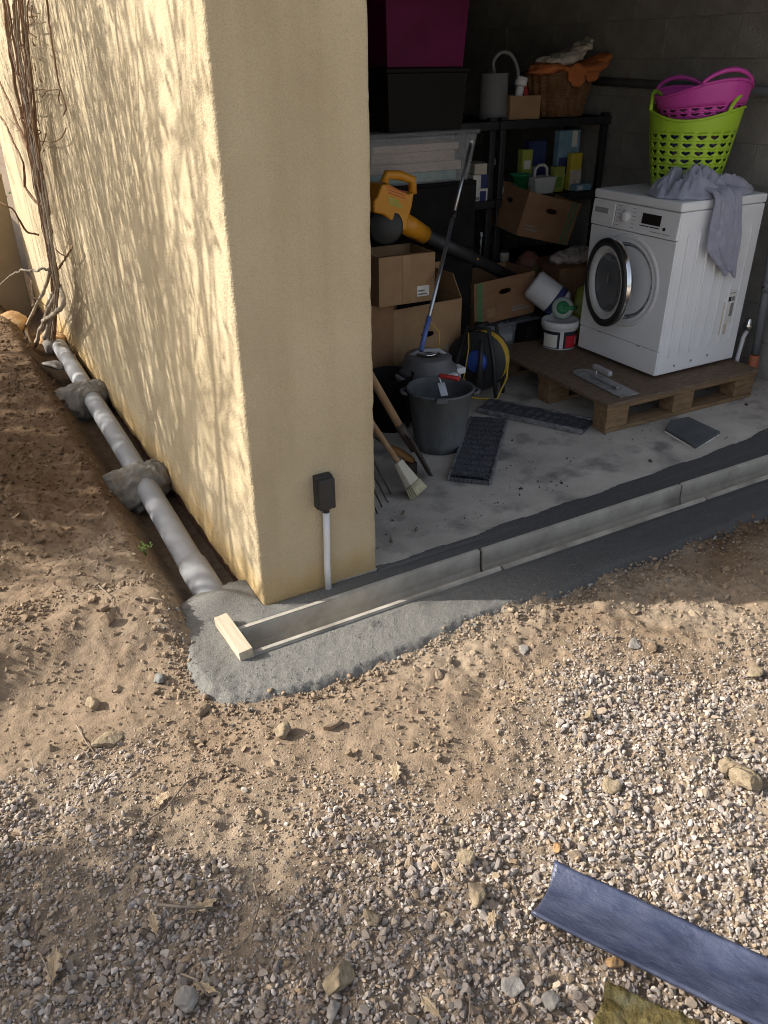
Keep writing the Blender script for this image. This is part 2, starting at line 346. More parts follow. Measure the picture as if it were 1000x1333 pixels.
M_INK = mat('ink_grey', (.20, .20, .21), None, 8, .6)

# ------------------------------------------------------------------ ground
CHX0, CHY0, CHY1 = -.135, -.235, -.082          # left end, front and back of the drainage channel
def soil_mix(x, y):                              # large scale shape of the earth
    flat = -.018+.012*fbm(x*1.6, y*1.6, 0, 3)+.03*sst(-.9, -1.6, y)*0
    bank = sst(-.15, -.33, x); hh = .075-.03*sst(.6, 3.6, y)
    far = -.12*sst(3.6, 5.2, y)
    prof = -.135+bank*(.135+hh)+.03*fbm(x*2.2, y*2.2, 0, 9)*bank+far
    t = sst(-.12, .22, y-.15*fbm(x*3, y*3, 0, 5))
    t = np.where(x > .03, 0, t)
    z = flat*(1-t)+prof*t
    z = z-.012*np.exp(-((y+.47)/.05)**2)*(x > -.4)      # slight ditch along the edge of the concrete
    return z
def G(x, y, fine=True):
    x = np.asarray(x, float); y = np.asarray(y, float)
    z = soil_mix(x, y)
    r = .75+.6*sst(-.3, .4, fbm(x*1.1, y*1.1, 0, 31, 2))
    z = z+r*(.016*fbm(x*7, y*7, 0, 41, 3)+.0095*fbm(x*19, y*19, 0, 43, 3)+.0065*np.maximum(0, fbm(x*42, y*42, 0, 47, 2))+.005*fbm(x*75, y*75, 0, 53, 2))
    ins = (x > .06) & (y > .06)
    z = np.where(ins, -.4, z)
    und = (x > CHX0-.02) & (x < 3.6) & (y > -.40) & (y < .2)      # cut away under the concrete apron
    z = np.where(und, np.minimum(z, -.16), z)
    return z
def axis(a, b, st, lo, hi, g=1.28):
    r = list(np.arange(a, b+1e-9, st)); s = st
    while r[-1] < hi: s *= g; r.append(r[-1]+s)
    s = st; q = [a]
    while q[-1] > lo: s *= g; q.append(q[-1]-s)
    return np.array(q[:0:-1]+r)
gx = axis(-1.15, 2.15, 0.0094, -90, 90); gy = axis(-1.85, .45, .0094, -90, .45)
gy = np.concatenate([gy, np.arange(.47, 4.2, .018), axis(4.2, 5.2, .05, 4.2, 90)])
gy = np.unique(gy.round(5)); XX, YY = np.meshgrid(gx, gy, indexing='ij')
ZZ = G(XX, YY)
V = np.stack([XX, YY, ZZ], -1).reshape(-1, 3); nx, ny = XX.shape
I = np.arange(nx*ny).reshape(nx, ny); Q = np.stack([I[:-1, :-1], I[1:, :-1], I[1:, 1:], I[:-1, 1:]], -1).reshape(-1, 4)
def inpoly(P, x, y):
    r = np.zeros(x.shape, bool); n = len(P)
    for i in range(n):
        (x0, y0), (x1, y1) = P[i], P[(i+1) % n]
        c = ((y0 > y) != (y1 > y)); xx = (x1-x0)*(y-y0)/((y1-y0) if y1 != y0 else 1e-9)+x0
        r ^= c & (x < xx)
    return r
def dpoly(P, x, y):
    d = np.full(x.shape, 9.)
    for i in range(len(P)):
        a = np.array(P[i]); b = np.array(P[(i+1) % len(P)]); e = b-a; L2 = max(e@e, 1e-12)
        t = np.clip(((x-a[0])*e[0]+(y-a[1])*e[1])/L2, 0, 1); d = np.minimum(d, np.hypot(x-a[0]-t*e[0], y-a[1]-t*e[1]))
    return d
GB = [(-60,985),(0,985),(60,960),(120,985),(180,985),(240,1040),(290,1090),(350,1120),(420,1100),(440,1045),(500,1030),(560,1060),(620,1030),(660,960),(680,900),(730,870),(800,850),(900,870),(1000,850),(1120,850)]
gpoly = [tuple(on(x, y)[:2]) for x, y in GB]+[(2.2, -1.9), (.6, -2.6), (-1.6, -1.9), (-1.8, -.4)]
def soil_col(x, y):
    dry = np.array([.285, .213, .148]); damp = np.array([.15, .097, .058]); pale = np.array([.36, .288, .212])
    k = fbm(x*3.2, y*3.2, 0, 61, 4)
    w = sst(.15, 1.0, y+.35*k)*sst(.6, -.2, x)           # the freshly dug bank beside the wall is damp
    w = np.clip(w*.85+.5*sst(.05, .5, fbm(x*6, y*6, 0, 63, 3))*.5, 0, 1)
    w2 = np.clip(sst(.0, .5, fbm(x*2.3, y*2.3, 0, 67, 4)), 0, 1)*(1-w)
    wet_shade = sst(.32, .02, np.abs(y+.44)+.12*k)*sst(.5, 1.4, x+.3*k); w = np.maximum(w, .9*wet_shade)      # moist edge of the concrete, painted dark to deepen the house shade
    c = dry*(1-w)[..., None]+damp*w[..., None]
    c = c*(1-.6*w2[..., None])+pale*.6*w2[..., None]
    gk = sst(-.05, .12, np.where(inpoly(gpoly, x, y), 1, -1)*dpoly(gpoly, x, y))[..., None]*.6
    c = c*(1-gk)+np.array([.25, .20, .15])*gk
    dk = sst(-2.2, -3.2, y+.2*k)[..., None]                    # unseen ground behind the camera, made pale to bounce light at the garage
    return c*(1-dk)+np.array([.50, .44, .365])*dk
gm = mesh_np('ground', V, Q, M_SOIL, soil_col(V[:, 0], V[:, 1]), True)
tag(link('ground', gm, None), 'brown earth and gravel yard in front of the garage', None, kind='structure')

# ------------------------------------------------------------------ concrete apron, garage floor
AP = [(230,800),(226,825),(232,850),(243,880),(265,905),(298,918),(330,920),(375,910),(420,895),(480,872),(540,845),(580,828),(620,810),(680,790),(740,770),(850,725),(1000,670)]
ap = [on(*p)[:2] for p in AP]; ap = [(-.16, .20), (-.27, .15)]+[tuple(p) for p in ap]+[(2.7, -.445), (3.6, -.45), (3.6, .0)]
apoly = ap+[(.43, .03), (.43, .03), (.03, .03), (.03, .19)]
apoly = [(-.06, .215), (-.16, .21), (-.27, .17)]+[tuple(on(*p)[:2]) for p in AP]+[(2.7, -.445), (3.6, -.45), (3.6, .05)]+[(x, float(np.interp(x, [.47, .95, 1.6, 2.1, 2.75, 3.5], [.018, .02, .05, .058, .13, .16]))+.007*math.sin(x*7)+.006*math.sin(x*19+1)) for x in np.arange(3.5, .47, -.05)]+[(.40, .03), (.03, .03), (.03, .2)]
ax = axis(-.42, 1.9, .0055, -.42, 3.58, 1.02); ay = np.arange(-.56, .28, .0055)
X, Y = np.meshgrid(ax, ay, indexing='ij')
ed = .005*fbm(X*60, Y*60, 0, 71, 2)+.022*fbm(X*9, Y*9, 0, 73, 4)
ins = inpoly(apoly, X, Y); d = dpoly(apoly, X, Y); sd = np.where(ins, d, -d)+ed*sst(.0, -.2, Y+.02)+ed*(X < 0)*(Y > -.1)
keep = sd > -.012
smoothz = sst(-.35, .0, X*0+Y)                  # floated smooth behind the channel, rough in front
Z = .001+.0028*fbm(X*16, Y*16, 0, 75, 3)+(1-.7*sst(-.09, -.07, Y))*(.0022*fbm(X*85, Y*85, 0, 77, 2)+.0022*fbm(X*30, Y*30, 0, 79, 3))+.012*sst(-.2, -.3, X)*sst(.2, .0, Y)
Z = Z+.030*np.exp(-(((X+.13)/.085)**2+((Y-.10)/.055)**2))
Z = Z-.045*(1-sst(-.012, .045, sd))-.004*sst(.02, .0, Y)*sst(.5, .0, X)+.0
inner = (X > CHX0+.018) & (Y > CHY0+.016) & (Y < CHY1-.016)
near_ch = (X > CHX0-.012) & (Y > CHY0-.012) & (Y < CHY1+.012)
Z = np.where(near_ch, np.minimum(Z, -.003), Z)
lip = (Y > -.02) & (X > .44); Z = np.where(lip, np.maximum(Z, .0025-.01*(sd < .004)), Z)
V = np.stack([X, Y, Z], -1).reshape(-1, 3); n0, n1 = X.shape; I = np.arange(n0*n1).reshape(n0, n1)
kc = keep[:-1, :-1] | keep[1:, :-1] | keep[1:, 1:] | keep[:-1, 1:]
kh = inner[:-1, :-1] & inner[1:, :-1] & inner[1:, 1:] & inner[:-1, 1:]
Q = np.stack([I[:-1, :-1], I[1:, :-1], I[1:, 1:], I[:-1, 1:]], -1)[kc & ~kh]
u, inv = np.unique(Q, return_inverse=True)
litk = 1-sst(.1, 1.5, V[u][:, 0]+.25*fbm(V[u][:, 0]*3, V[u][:, 1]*3, 0, 87, 3)); litk = litk*(1-.35*sst(-.1, -.06, V[u][:, 1])*sst(.1, .4, V[u][:, 0]))
ac = np.array([.08, .079, .079])*(1-litk)[:, None]+np.array([.20, .194, .178])*litk[:, None]      # house shade painted in: darker to the right and behind the channel
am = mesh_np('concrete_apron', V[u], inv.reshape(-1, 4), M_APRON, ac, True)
tag(link('concrete_apron', am, None), 'freshly laid grey concrete strip round the channel and wall corner', None, kind='structure')
tag(MB().box((.2, .0, -.3), (3.3, 5.0, -.001)).build('garage_floor', M_CEM), 'worn grey concrete floor of the garage', None, kind='structure')

# ------------------------------------------------------------------ garage
gar = thing('garage_building', 'garage with ochre rendered wall, corner pillar and open front', 'garage')
# rendered L shaped wall with a rough lower edge
HT = 3.3; out = []
def seg(a, b, st):
    n = max(1, int(math.dist(a, b)/st)); return [(a[0]+(b[0]-a[0])*i/n, a[1]+(b[1]-a[1])*i/n) for i in range(n)]
rc = .012
out += seg((.442, .2), (.442, rc), .06)+[(.442, rc), (.4385, .0035), (.43, 0)]+seg((.43, 0), (rc, 0), .02)[1:]+[(rc, 0), (.0035, .0035), (0, rc)]+seg((0, rc), (0, 5.0), .03)[1:]+seg((0, 5.0), (.2, 5.0), .1)+seg((.2, 5.0), (.2, .2), .5)+seg((.2, .2), (.442, .2), .2)
m = MB(); n = len(out); vs = []; RZ = [.05+.022*k for k in range(95)]+[2.4, HT]; rows = len(RZ)+1
for (x, y) in out:
    jz = .018*float(fbm(y*9, x*9, 0, 81, 3))+.012*float(fbm(y*40, x*40, 0, 83, 2))
    zb = (-.055-.05*sst(2.0, 5.0, y) if x < .1 and y > .15 else -.03)+float(jz)
    dx = .0045*float(fbm(y*30, 0, 3, 85, 2)) if x < .001 else 0
    zz = np.array([zb]+[zb+q for q in RZ[:-2]]+RZ[-2:])
    cor = math.exp(-(math.hypot(x, y)/.02)**2)+math.exp(-(math.hypot(x-.442, y)/.02)**2)       # the arrises are a little chipped
    dd = .0018*fbm(x*6+0*zz, y*6+0*zz, zz*6, 86, 3)+.0045*cor*np.minimum(0, fbm(x*25+0*zz, y*25+0*zz, zz*32, 88, 3)+.05)
    for k, z in enumerate(zz):
        d_ = float(dd[k]); nx_ = 1 if x < .02 else (-1 if x > .42 else 0); ny_ = 1 if y < .02 else 0
        vs.append((x+(dx if k == 0 else 0)-d_*nx_, y-d_*ny_, float(z)))
fs = []
for i in range(n):
    j = (i+1) % n
    for k in range(rows-1): fs.append((rows*i+k, rows*j+k, rows*j+k+1, rows*i+k+1))
fs += [tuple(rows*i+rows-1 for i in range(n)), tuple(rows*i for i in range(n))[::-1]]
m.add(vs, fs, None, True); m.build('rendered_wall', STUCCO, gar).modifiers.new('e', 'EDGE_SPLIT').split_angle = R(50)
MB().box((.015, .2, -.5), (.19, 4.98, .05)).build('footing', M_FOOT, gar)
MB().box((.443, .0, 2.12), (3.5, .2, HT)).build('lintel', STUCCO, gar)
MB().box((3.12, .001, -.3), (3.499, .2, 2.119)).build('door_pillar', STUCCO, gar)
rw = MB().box((3.3015, .201, -.3), (3.5, 4.999, 2.299)).build('side_wall', M_MORT, gar)
mb = MB().box((0, -.2475, 0), (.03, .2475, .1955)); bme = None
ys = .21
for r_ in range(12):
    z = -.0+.2*r_
    for k in range(11):
        y0 = .21+.25*(r_ % 2)+.5*k
        if y0+.25 > 4.9 or z+.19 > 2.3: continue
        o = mb.build('concrete_block', M_BLOCK, rw, .0015) if bme is None else bpy.data.objects.new('concrete_block', bme)
        if bme is None: bme = o.data
        else:
            COL.objects.link(o); o.parent = rw
            bv = o.modifiers.new('bevel', 'BEVEL'); bv.width = .0015; bv.segments = 1
        o.location = (3.299+random.uniform(-.002, .002), y0+.25, z+.002)
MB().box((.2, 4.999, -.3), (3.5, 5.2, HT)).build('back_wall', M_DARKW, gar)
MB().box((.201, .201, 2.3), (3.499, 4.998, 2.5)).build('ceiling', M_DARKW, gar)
MB().box((-.25, -.2, HT+.001), (6, 6, HT+.12)).build('roof_slab', STUCCO, gar)
MB().box((3.501, .0, -.3), (6, .2, HT)).build('front_wall', STUCCO, gar)
MB().box((.201, .21, -.1), (.215, 4.99, 2.299)).build('inner_lining', M_BLOCK, gar)

# ------------------------------------------------------------------ drainage channel
def channel(x0, x1, label, tilt=0):
    t = thing('drainage_channel', label, 'drain channel', (x0, (CHY0+CHY1)/2, 0), group='channel lengths laid across the garage entrance')
    L = x1-x0-.006; w = (CHY1-CHY0)/2; p = []
    prof = [(-w, .004), (-w, -.14), (w, -.14), (w, .004), (w-.018, .004), (w-.022, -.06), (w-.035, -.098), (0, -.108), (-w+.035, -.098), (-w+.022, -.06), (-w+.018, .004)]
    vs = [(0, y, z) for y, z in prof]+[(L, y, z) for y, z in prof]; k = len(prof)
    fs = [(i, (i+1) % k, k+(i+1) % k, k+i) for i in range(k)]+[tuple(range(k))[::-1], tuple(range(k, 2*k))]
    MB().add(vs, fs).build('trough', M_CHAN, t, .0025)
    for s_ in (-1, 1):
        MB().box((.002, s_*(w-.009)-.0075, .0045), (L-.002, s_*(w-.009)+.0075, .0075)).build('rim', M_CHAN, t, .001)
    t.rotation_euler = (0, 0, R(tilt)); return t
channel(CHX0, .835, 'pale drain channel length closed by the wooden end block', .15)
channel(.84, 1.885, 'pale drain channel length between two joints in front of the float trowel', -.1)
channel(1.89, 3.1, 'pale drain channel length in front of the broken dark tile', .05)
e = thing('wooden_end_block', 'pale sawn wood block closing the end of the drain channel', 'wood block', (-.15, -.13, -.02), (0, R(-4), R(2)))
MB().box((-.024, -.108, -.03), (.022, .105, .052)).build('block', M_WOODL, e, .002)
# ------------------------------------------------------------------ socket and conduit on the pillar
s_ = thing('outdoor_socket', 'black weatherproof switch box fixed low on the ochre pillar', 'switch box', (.238, 0, .38))
MB().box((-.031, -.03, -.060), (.031, .002, .060)).build('back_box', M_BLACK, s_, .006)
MB().box((-.029, -.048, -.056), (.029, -.0305, .056)).build('flap_cover', M_BLACK, s_, .006)
MB().tube([(.004, -.018, -.078), (.004, -.018, -.058)], .012, 14).build('gland', M_BLACK, s_)
c_ = thing('cable_conduit', 'off white conduit tube running down the pillar from the switch box', 'conduit', (.242, -.018, 0))
MB().tube([(-.008, -.004, -.03), (-.006, 0, .1), (-.002, 0, .2), (0, 0, .305)], .0115, 14).build('tube', M_WHITE2, c_)

# ------------------------------------------------------------------ drain pipe, collars
pt = thing('drain_pipe', 'grey plastic drain pipe lying in the trench along the wall', 'pipe', (-.11, .15, -.03))
pa = [(-.125, .10, -.035), (-.122, .5, -.03), (-.11, 1.0, -.027), (-.098, 1.6, -.025), (-.09, 2.3, -.025), (-.08, 3.0, -.03), (-.07, 3.45, -.04)]
off = Vector((.11, -.15, .03))
MB().tube([Vector(p)+off for p in pa], .049, 28).build('pipe', M_PVC, pt)
MB().tube([Vector(p)+off for p in [(-.125, .095, -.035), (-.1235, .30, -.0325), (-.1228, .40, -.031)]], .0545, 28).build('socket', M_PVC, pt)
def fbm3v(P, s, seed, o=3): return fbm(P[:, 0]*s, P[:, 1]*s, P[:, 2]*s, seed, o)
def ico(sub):
    bm = bmesh.new(); bmesh.ops.create_icosphere(bm, subdivisions=sub, radius=1)
    v = np.array([q.co[:] for q in bm.verts]); f = np.array([[w.index for w in p.verts] for p in bm.faces]); bm.free(); return v, f
IC = {k: ico(k) for k in (1, 2, 3, 4, 5)}
def rock_mesh(name, r, seed, mat_, sub=4, rough=.28, cut=6, fine=.05, smooth=True, flat=None):
    v, f = IC[sub]; v = v.copy(); rs = np.random.RandomState(seed)
    for i in range(cut+3):                                     # broken facets
        n = rs.normal(size=3); n /= np.linalg.norm(n); h = rs.uniform(.45, .85); d = v@n
        v -= np.outer(np.maximum(0, d-h)*.92, n)
    nn = v/np.linalg.norm(v, axis=1)[:, None]
    v = v+nn*(rough*fbm3v(nn, 1.4, seed, 2)+fine*fbm3v(nn, 7, seed+3, 3))[:, None]
    if flat: v[:, 2] = np.where(v[:, 2] > flat, flat+(v[:, 2]-flat)*.15, v[:, 2])
    v = v*np.array(r)
    me = mesh_np(name, v, f, mat_, None, smooth); return me
def lay(x, y):                                       # depth of the gravel layer
    x = np.array([x]); y = np.array([y]); return float(.010*sst(.0, .1, np.where(inpoly(gpoly, x, y), 1, -1)*dpoly(gpoly, x, y))[0])
def rock(name, label, cat, p, r, seed, mat_, rot=(0, 0, 0), sub=4, rough=.28, cut=6, group=None, sink=.3, fine=.05, flat=None):
    o = link(name, rock_mesh(name, r, seed, mat_, sub, rough, cut, fine, True, flat), None)
    z = float(G(p[0], p[1]))+lay(p[0], p[1]) if len(p) < 3 else p[2]
    o.location = (p[0], p[1], z+r[2]*(1-2*sink)); o.rotation_euler = [R(a) for a in rot]; tag(o, label, cat, group); return o
rock('flat_stone', 'flat pale stone lying beside the far end of the drain pipe', 'stone', (-.165, 3.02, -.02), (.075, .10, .028), 12, M_ROCKG, (0, 8, 20), 3, .15, 5, None, .5)
rock('ochre_rock', 'rounded orange brown rock against the foot of the wall by the vine', 'rock', (-.075, 3.66, -.05), (.10, .10, .06), 21, M_ROCKO, (0, 0, 30), 4, .15, 3, None, .5)
rock('ochre_rock', 'broad weathered ochre rock in front of the tan garden wall', 'rock', (-.36, 4.25, -.07), (.20, .17, .10), 22, M_ROCKO, (0, 0, 10), 4, .2, 4, None, .5)
rock('grey_rock', 'small grey rock wedged at the far end of the drain pipe', 'rock', (-.125, 3.48, -.04), (.05, .06, .05), 23, M_ROCKG, (0, 0, 50), 3, .2, 5, None, .5)
# garden wall behind, shrub beyond it
gw = thing('garden_wall', 'low tan rendered garden wall standing behind the climbing vine', 'wall', (-2, 5.2, -.2))
MB().box((-4, 0, -.3), (1.975, .2, 1.02)).build('wall_body', M_GARDW, gw, .01)
MB().box((-4, -.015, 1.021), (1.975, .215, 1.06)).build('coping', M_GARDW, gw, .006)

# ------------------------------------------------------------------ climbing vine
vn = thing('climbing_vine', 'leafless climbing vine with tangled brown stems on the sunlit wall', 'vine', (-.1, 3.45, -.06))
vo = Vector((-.1, 3.45, -.06))
def stem(pix, r0, r1, m_, depth=(-.09, -.04), wob=.012, seed=0, sub=5):
    rs = random.Random(seed); P = []
    k = len(pix)
    for i, (x, y) in enumerate(pix):
        t = i/(k-1); P.append(Vector(on(x, y, 0, depth[0]+(depth[1]-depth[0])*t)))
    Q = []
    for i in range(k-1):
        p0 = P[max(0, i-1)]; p1 = P[i]; p2 = P[i+1]; p3 = P[min(k-1, i+2)]
        for j in range(sub):
            t = j/sub; q = .5*((2*p1)+(p2-p0)*t+(2*p0-5*p1+4*p2-p3)*t*t+(3*p1-p0-3*p2+p3)*t**3)
            Q.append(q+Vector((rs.uniform(-.3, .3), rs.uniform(-1, 1), rs.uniform(-1, 1)))*wob)
    Q.append(P[-1]); n_ = len(Q)
    return MB().tube([q-vo for q in Q], [(r0+(r1-r0)*i/(n_-1))*(1+rs.uniform(-.18, .25)) for i in range(n_)], 7).build('stem', m_, vn)
stem([(62, 452), (66, 410), (76, 375), (66, 310), (56, 255), (50, 200), (44, 130), (36, 60), (28, -10)], .010, .0055, M_VINE, (-.12, -.04), .008, 1)
stem([(70, 440), (72, 380), (64, 320), (52, 240), (46, 180), (38, 110), (30, 40), (24, -15)], .009, .005, M_VINE, (-.13, -.05), .01, 2)
stem([(60, 450), (69, 370), (58, 280), (44, 210), (33, 150), (24, 90), (14, 30), (6, -15)], .009, .005, M_VINE, (-.11, -.06), .012, 3)
stem([(64, 300), (48, 240), (34, 180), (22, 120), (12, 60), (4, -10)], .012, .008, M_VINE, (-.07, -.05), .014, 4)
stem([(60, 290), (46, 220), (36, 160), (30, 100), (22, 40), (18, -15)], .010, .009, M_VINE, (-.06, -.04), .014, 5)
stem([(52, 240), (30, 180), (14, 140), (-8, 90)], .010, .006, M_VINE, (-.06, -.05), .012, 6)
stem([(70, 330), (56, 276), (34, 246), (32, 228), (30, 212), (20, 190), (6, 160), (-10, 140)], .008, .006, M_VINE, (-.06, -.08), .006, 7)
stem([(50, 305), (34, 300), (16, 272), (-6, 262)], .006, .004, M_VINE, (-.10, -.30), .004, 8)
stem([(72, 360), (60, 350), (46, 352), (28, 352), (14, 358), (-6, 375)], .008, .004, M_VINEP, (-.10, -.35), .006, 9)
stem([(40, 448), (33, 430), (36, 420), (48, 395), (60, 370), (66, 340), (64, 310)], .012, .009, M_VINEP, (-.22, -.08), .006, 10)
stem([(46, 452), (52, 430), (64, 400), (72, 385), (78, 372)], .013, .010, M_VINEP, (-.20, -.09), .006, 11)
stem([(56, 418), (68, 410), (78, 402), (83, 392), (80, 378), (76, 370)], .012, .012, M_VINEP, (-.17, -.08), .004, 12)
stem([(76, 350), (84, 338), (90, 328), (94, 322), (90, 318)], .006, .004, M_VINE, (-.06, -.05), .004, 13)
stem([(66, 318), (78, 330), (88, 334)], .004, .003, M_VINE, (-.06, -.05), .004, 14)
stem([(60, -10), (64, 30), (70, 70), (76, 105), (82, 125), (86, 142), (82, 150)], .0045, .003, M_VINE, (-.03, -.03), .004, 15)
stem([(40, 116), (56, 117), (76, 116)], .003, .002, M_VINE, (-.03, -.03), .003, 16)
stem([(46, 181), (60, 185), (76, 182), (84, 172), (86, 166)], .003, .0025, M_VINE, (-.04, -.03), .002, 17)
stem([(6, 29), (24, 22), (48, 21)], .004, .0025, M_VINE, (-.06, -.03), .003, 18)
stem([(78, 118), (76, 128), (80, 138)], .003, .002, M_VINE, (-.03, -.03), .003, 19)
stem([(44, 388), (52, 392), (60, 398)], .005, .003, M_VINEP, (-.2, -.12), .004, 20)
stem([(58, 440), (64, 420), (62, 400), (70, 380)], .016, .012, M_VINEP, (-.16, -.1), .006, 21)
rs = random.Random(9)
for i in range(18):                                        # further strands twisting up the wall
    o_ = rs.uniform(-10, 8); tp = rs.uniform(2, 42)
    stem([(64+rs.uniform(-6, 8), 440), (72+o_*.3, 380), (62+o_*.6, 300), (52+o_*.8, 240), (45+o_*.6+(tp-30)*.2, 180), (40+(tp-34)*.5, 110), (34+(tp-34)*.8, 50), (tp, -12)], rs.uniform(.0035, .0055), rs.uniform(.0025, .004), M_VINE if i % 2 else M_VINEP, (-.10-rs.uniform(0, .05), -.03-rs.uniform(0, .04)), .014, 70+i)
rs = random.Random(5)
for i in range(26):                                        # short side spurs
    x = rs.uniform(4, 44); y = rs.uniform(0, 200); x += y*.1
    stem([(x, y), (x+rs.uniform(-14, 14), y+rs.uniform(-10, 16))], .0035, .0018, M_VINE, (-.05, -.05+rs.uniform(-.05, .01)), .005, 30+i, 4)

# ------------------------------------------------------------------ pallet, washing machine
PX0, PX1, PY0, PY1, PZ = 1.985, 3.03, .46, 1.46, .158
pl = thing('wooden_pallet', 'brown wooden pallet carrying the washing machine and white tub', 'pallet', ((PX0+PX1)/2, (PY0+PY1)/2, 0), (0, 0, R(-1.5)))
hx, hy = (PX1-PX0)/2, (PY1-PY0)/2
MB().box((-hx, -hy, PZ-.018), (hx, hy, PZ)).build('top_sheet', M_PALX, pl, .003)
for y in (-hy+.005, -.05, hy-.105): MB().box((-hx+.005, y, PZ-.040), (hx-.005, y+.1, PZ-.0185)).build('stringer_board', M_PAL, pl, .003)
for y in (-hy+.005, -.05, hy-.105):
    MB().box((-hx+.012, y+.002, .001), (hx-.012, y+.098, .0215)).build('base_board', M_PAL, pl, .003)
    for x in (-hx+.01, -.07, hx-.15): MB().box((x, y+.003, .022), (x+.14, y+.097, PZ-.0405)).build('block', M_PAL, pl, .004)
ZW = PZ
wm = thing('washing_machine', 'white front loading washing machine with round door ajar on the pallet', 'washing machine', (2.41, .605, ZW))
WX, WY, WH = .585, .59, .862          # depth, width, height; the front looks towards -x
MB().box((.012, .002, .018), (WX, WY-.002, WH-.046)).build('cabinet', M_WHITE, wm, .008, seg=3)
MB().box((-.004, .0, WH-.044), (WX+.004, WY, WH)).build('top_panel', M_WHITE, wm, .010, seg=3)
for x in (.06, WX-.06):
    for y in (.06, WY-.06): MB().tube([(x, y, 0), (x, y, .02)], .02, 14).build('foot', M_BLACK, wm)
MB().add([(-.002, .004, .02), (.0115, .004, .02), (.0115, WY-.004, .02), (-.002, WY-.004, .02), (-.002, .004, .145), (.0115, .004, .145), (.0115, WY-.004, .145), (-.002, WY-.004, .145)],
    [(0,3,2,1),(4,5,6,7),(0,1,5,4),(1,2,6,5),(2,3,7,6),(3,0,4,7)]).build('plinth', M_WHITE, wm, .004)
for y in (.13, .42): MB().box((-.004, y, .142), (.0, y+.022, .149)).build('plinth_clip', M_GREYP, wm)
# front panel with a round opening
CY, CZ, RD = .30, .445, .222
fp = MB(); fp.holed(WY-.008, WH-.172-.005-.149, .013, CY-.004, CZ-.149, 2*RD*.84, 2*RD*.84, Matrix(((0, 1, 0, -.002), (1, 0, 0, .004), (0, 0, 1, .149), (0, 0, 0, 1))), e=2.0)
fp.build('front_panel', M_WHITE, wm)
# control panel, tilted back a little
cz0, cz1 = WH-.172, WH-.048
cpn = MB().add([(-.010, .002, cz0), (.0115, .002, cz0), (.0115, WY-.002, cz0), (-.010, WY-.002, cz0), (.000, .002, cz1), (.0115, .002, cz1), (.0115, WY-.002, cz1), (.000, WY-.002, cz1)],
    [(0,3,2,1),(4,5,6,7),(0,1,5,4),(1,2,6,5),(2,3,7,6),(3,0,4,7)]).build('control_panel', M_WHITE, wm, .004)
def fx(y, z): return -.010+.010*(z-cz0)/(cz1-cz0)
def onpanel(name, y0, y1, z0, z1, m_, t=.002, par=None, b=0):
    a, c = fx(0, z0), fx(0, z1)
    return MB().add([(a-t, y0, z0), (a+.002, y0, z0), (a+.002, y1, z0), (a-t, y1, z0), (c-t, y0, z1), (c+.002, y0, z1), (c+.002, y1, z1), (c-t, y1, z1)],
        [(0,3,2,1),(4,5,6,7),(0,1,5,4),(1,2,6,5),(2,3,7,6),(3,0,4,7)]).build(name, m_, par or cpn, b)
onpanel('display', .115, .235, cz0+.050, cz0+.098, M_DISP, .0025)
onpanel('key_strip', .185, .245, cz0+.038, cz0+.042, M_DISP, .0025); onpanel('key_strip', .118, .178, cz0+.038, cz0+.042, M_DISP, .0025)
onpanel('drawer_front', .425, .585, cz0+.012, cz1-.008, M_WHITE, .004, None, .003)
onpanel('drawer_grip', .47, .565, cz0+.062, cz0+.088, M_GREYP, .0055)
onpanel('drawer_seam', .418, .421, cz0+.006, cz1-.006, M_GREYP, .001)
MB().tube([(fx(0, cz0+.045)-.004, .085, cz0+.042), (fx(0, cz0+.045), .085, cz0+.042)], .008, 14).build('start_button', M_DISP, cpn)
dm = MB().lathe([(0, .022), (.020, .022), (.023, .018), (.026, .002), (.031, .001), (.031, 0)], 28, T(fx(0, cz0+.08)-.001, .345, cz0+.066, 0, -94))
dm.build('dial', M_WHITE2, cpn)
for s2 in (-1, 1):
    for k in range(6):
        z = cz0+.018+.018*k; y = .345+s2*.052
        onpanel('programme_mark', y-.011, y+.011, z, z+.0028, M_GREYP, .0012)
onpanel('lettering', .10, .17, cz0+.018, cz0+.022, M_GREYP, .0012); onpanel('lettering', .045, .09, cz0+.018, cz0+.022, M_GREYP, .0012)
# porthole: collar on the body, drum, door swung open a little
MD = T(-.002, CY, CZ, 0, -90)
MB().ring([(RD+.012, 0), (RD+.010, .004), (RD-.004, .006), (RD-.022, -.004), (RD-.034, -.02), (RD+.012, -.001)], 64, MD).build('door_collar', M_WHITE2, wm)
MB().ring([(RD-.030, .004), (RD-.05, -.01), (RD-.06, -.06), (RD-.035, -.06)], 48, MD).build('door_gasket', M_GALV, wm)
MB().lathe([(RD-.04, -.058), (RD-.03, -.10), (RD-.03, -.34), (0, -.36)], 40, MD).build('drum', M_STEEL, wm)
hy_ = CY+RD+.004
MO = T(-.014, hy_, CZ)@Matrix.Rotation(R(-17), 4, 'Z')@T(0, -RD-.004, 0, 0, -90)
dr = MB().ring([(RD-.004, .002), (RD, .012), (RD-.008, .040), (RD-.022, .044), (RD-.040, .036), (RD-.046, .010)], 72, MO).build('door', M_CHROME, wm)
MB().ring([(RD-.002, .030), (RD-.005, .0425), (RD-.020, .0475), (RD-.040, .0395), (RD-.030, .034)], 72, MO).build('door_ring', M_BLACK, dr)
MB().ring([(RD-.038, .038), (RD-.044, .040), (RD-.074, .026), (RD-.076, .012), (RD-.044, .010)], 64, MO).build('inner_ring', M_WHITE2, dr)
MB().lathe([(RD-.077, .022), (RD-.085, .018), (RD-.100, -.04), (RD-.13, -.07), (0, -.08), ], 48, MO).build('door_glass', M_GLASS, dr)
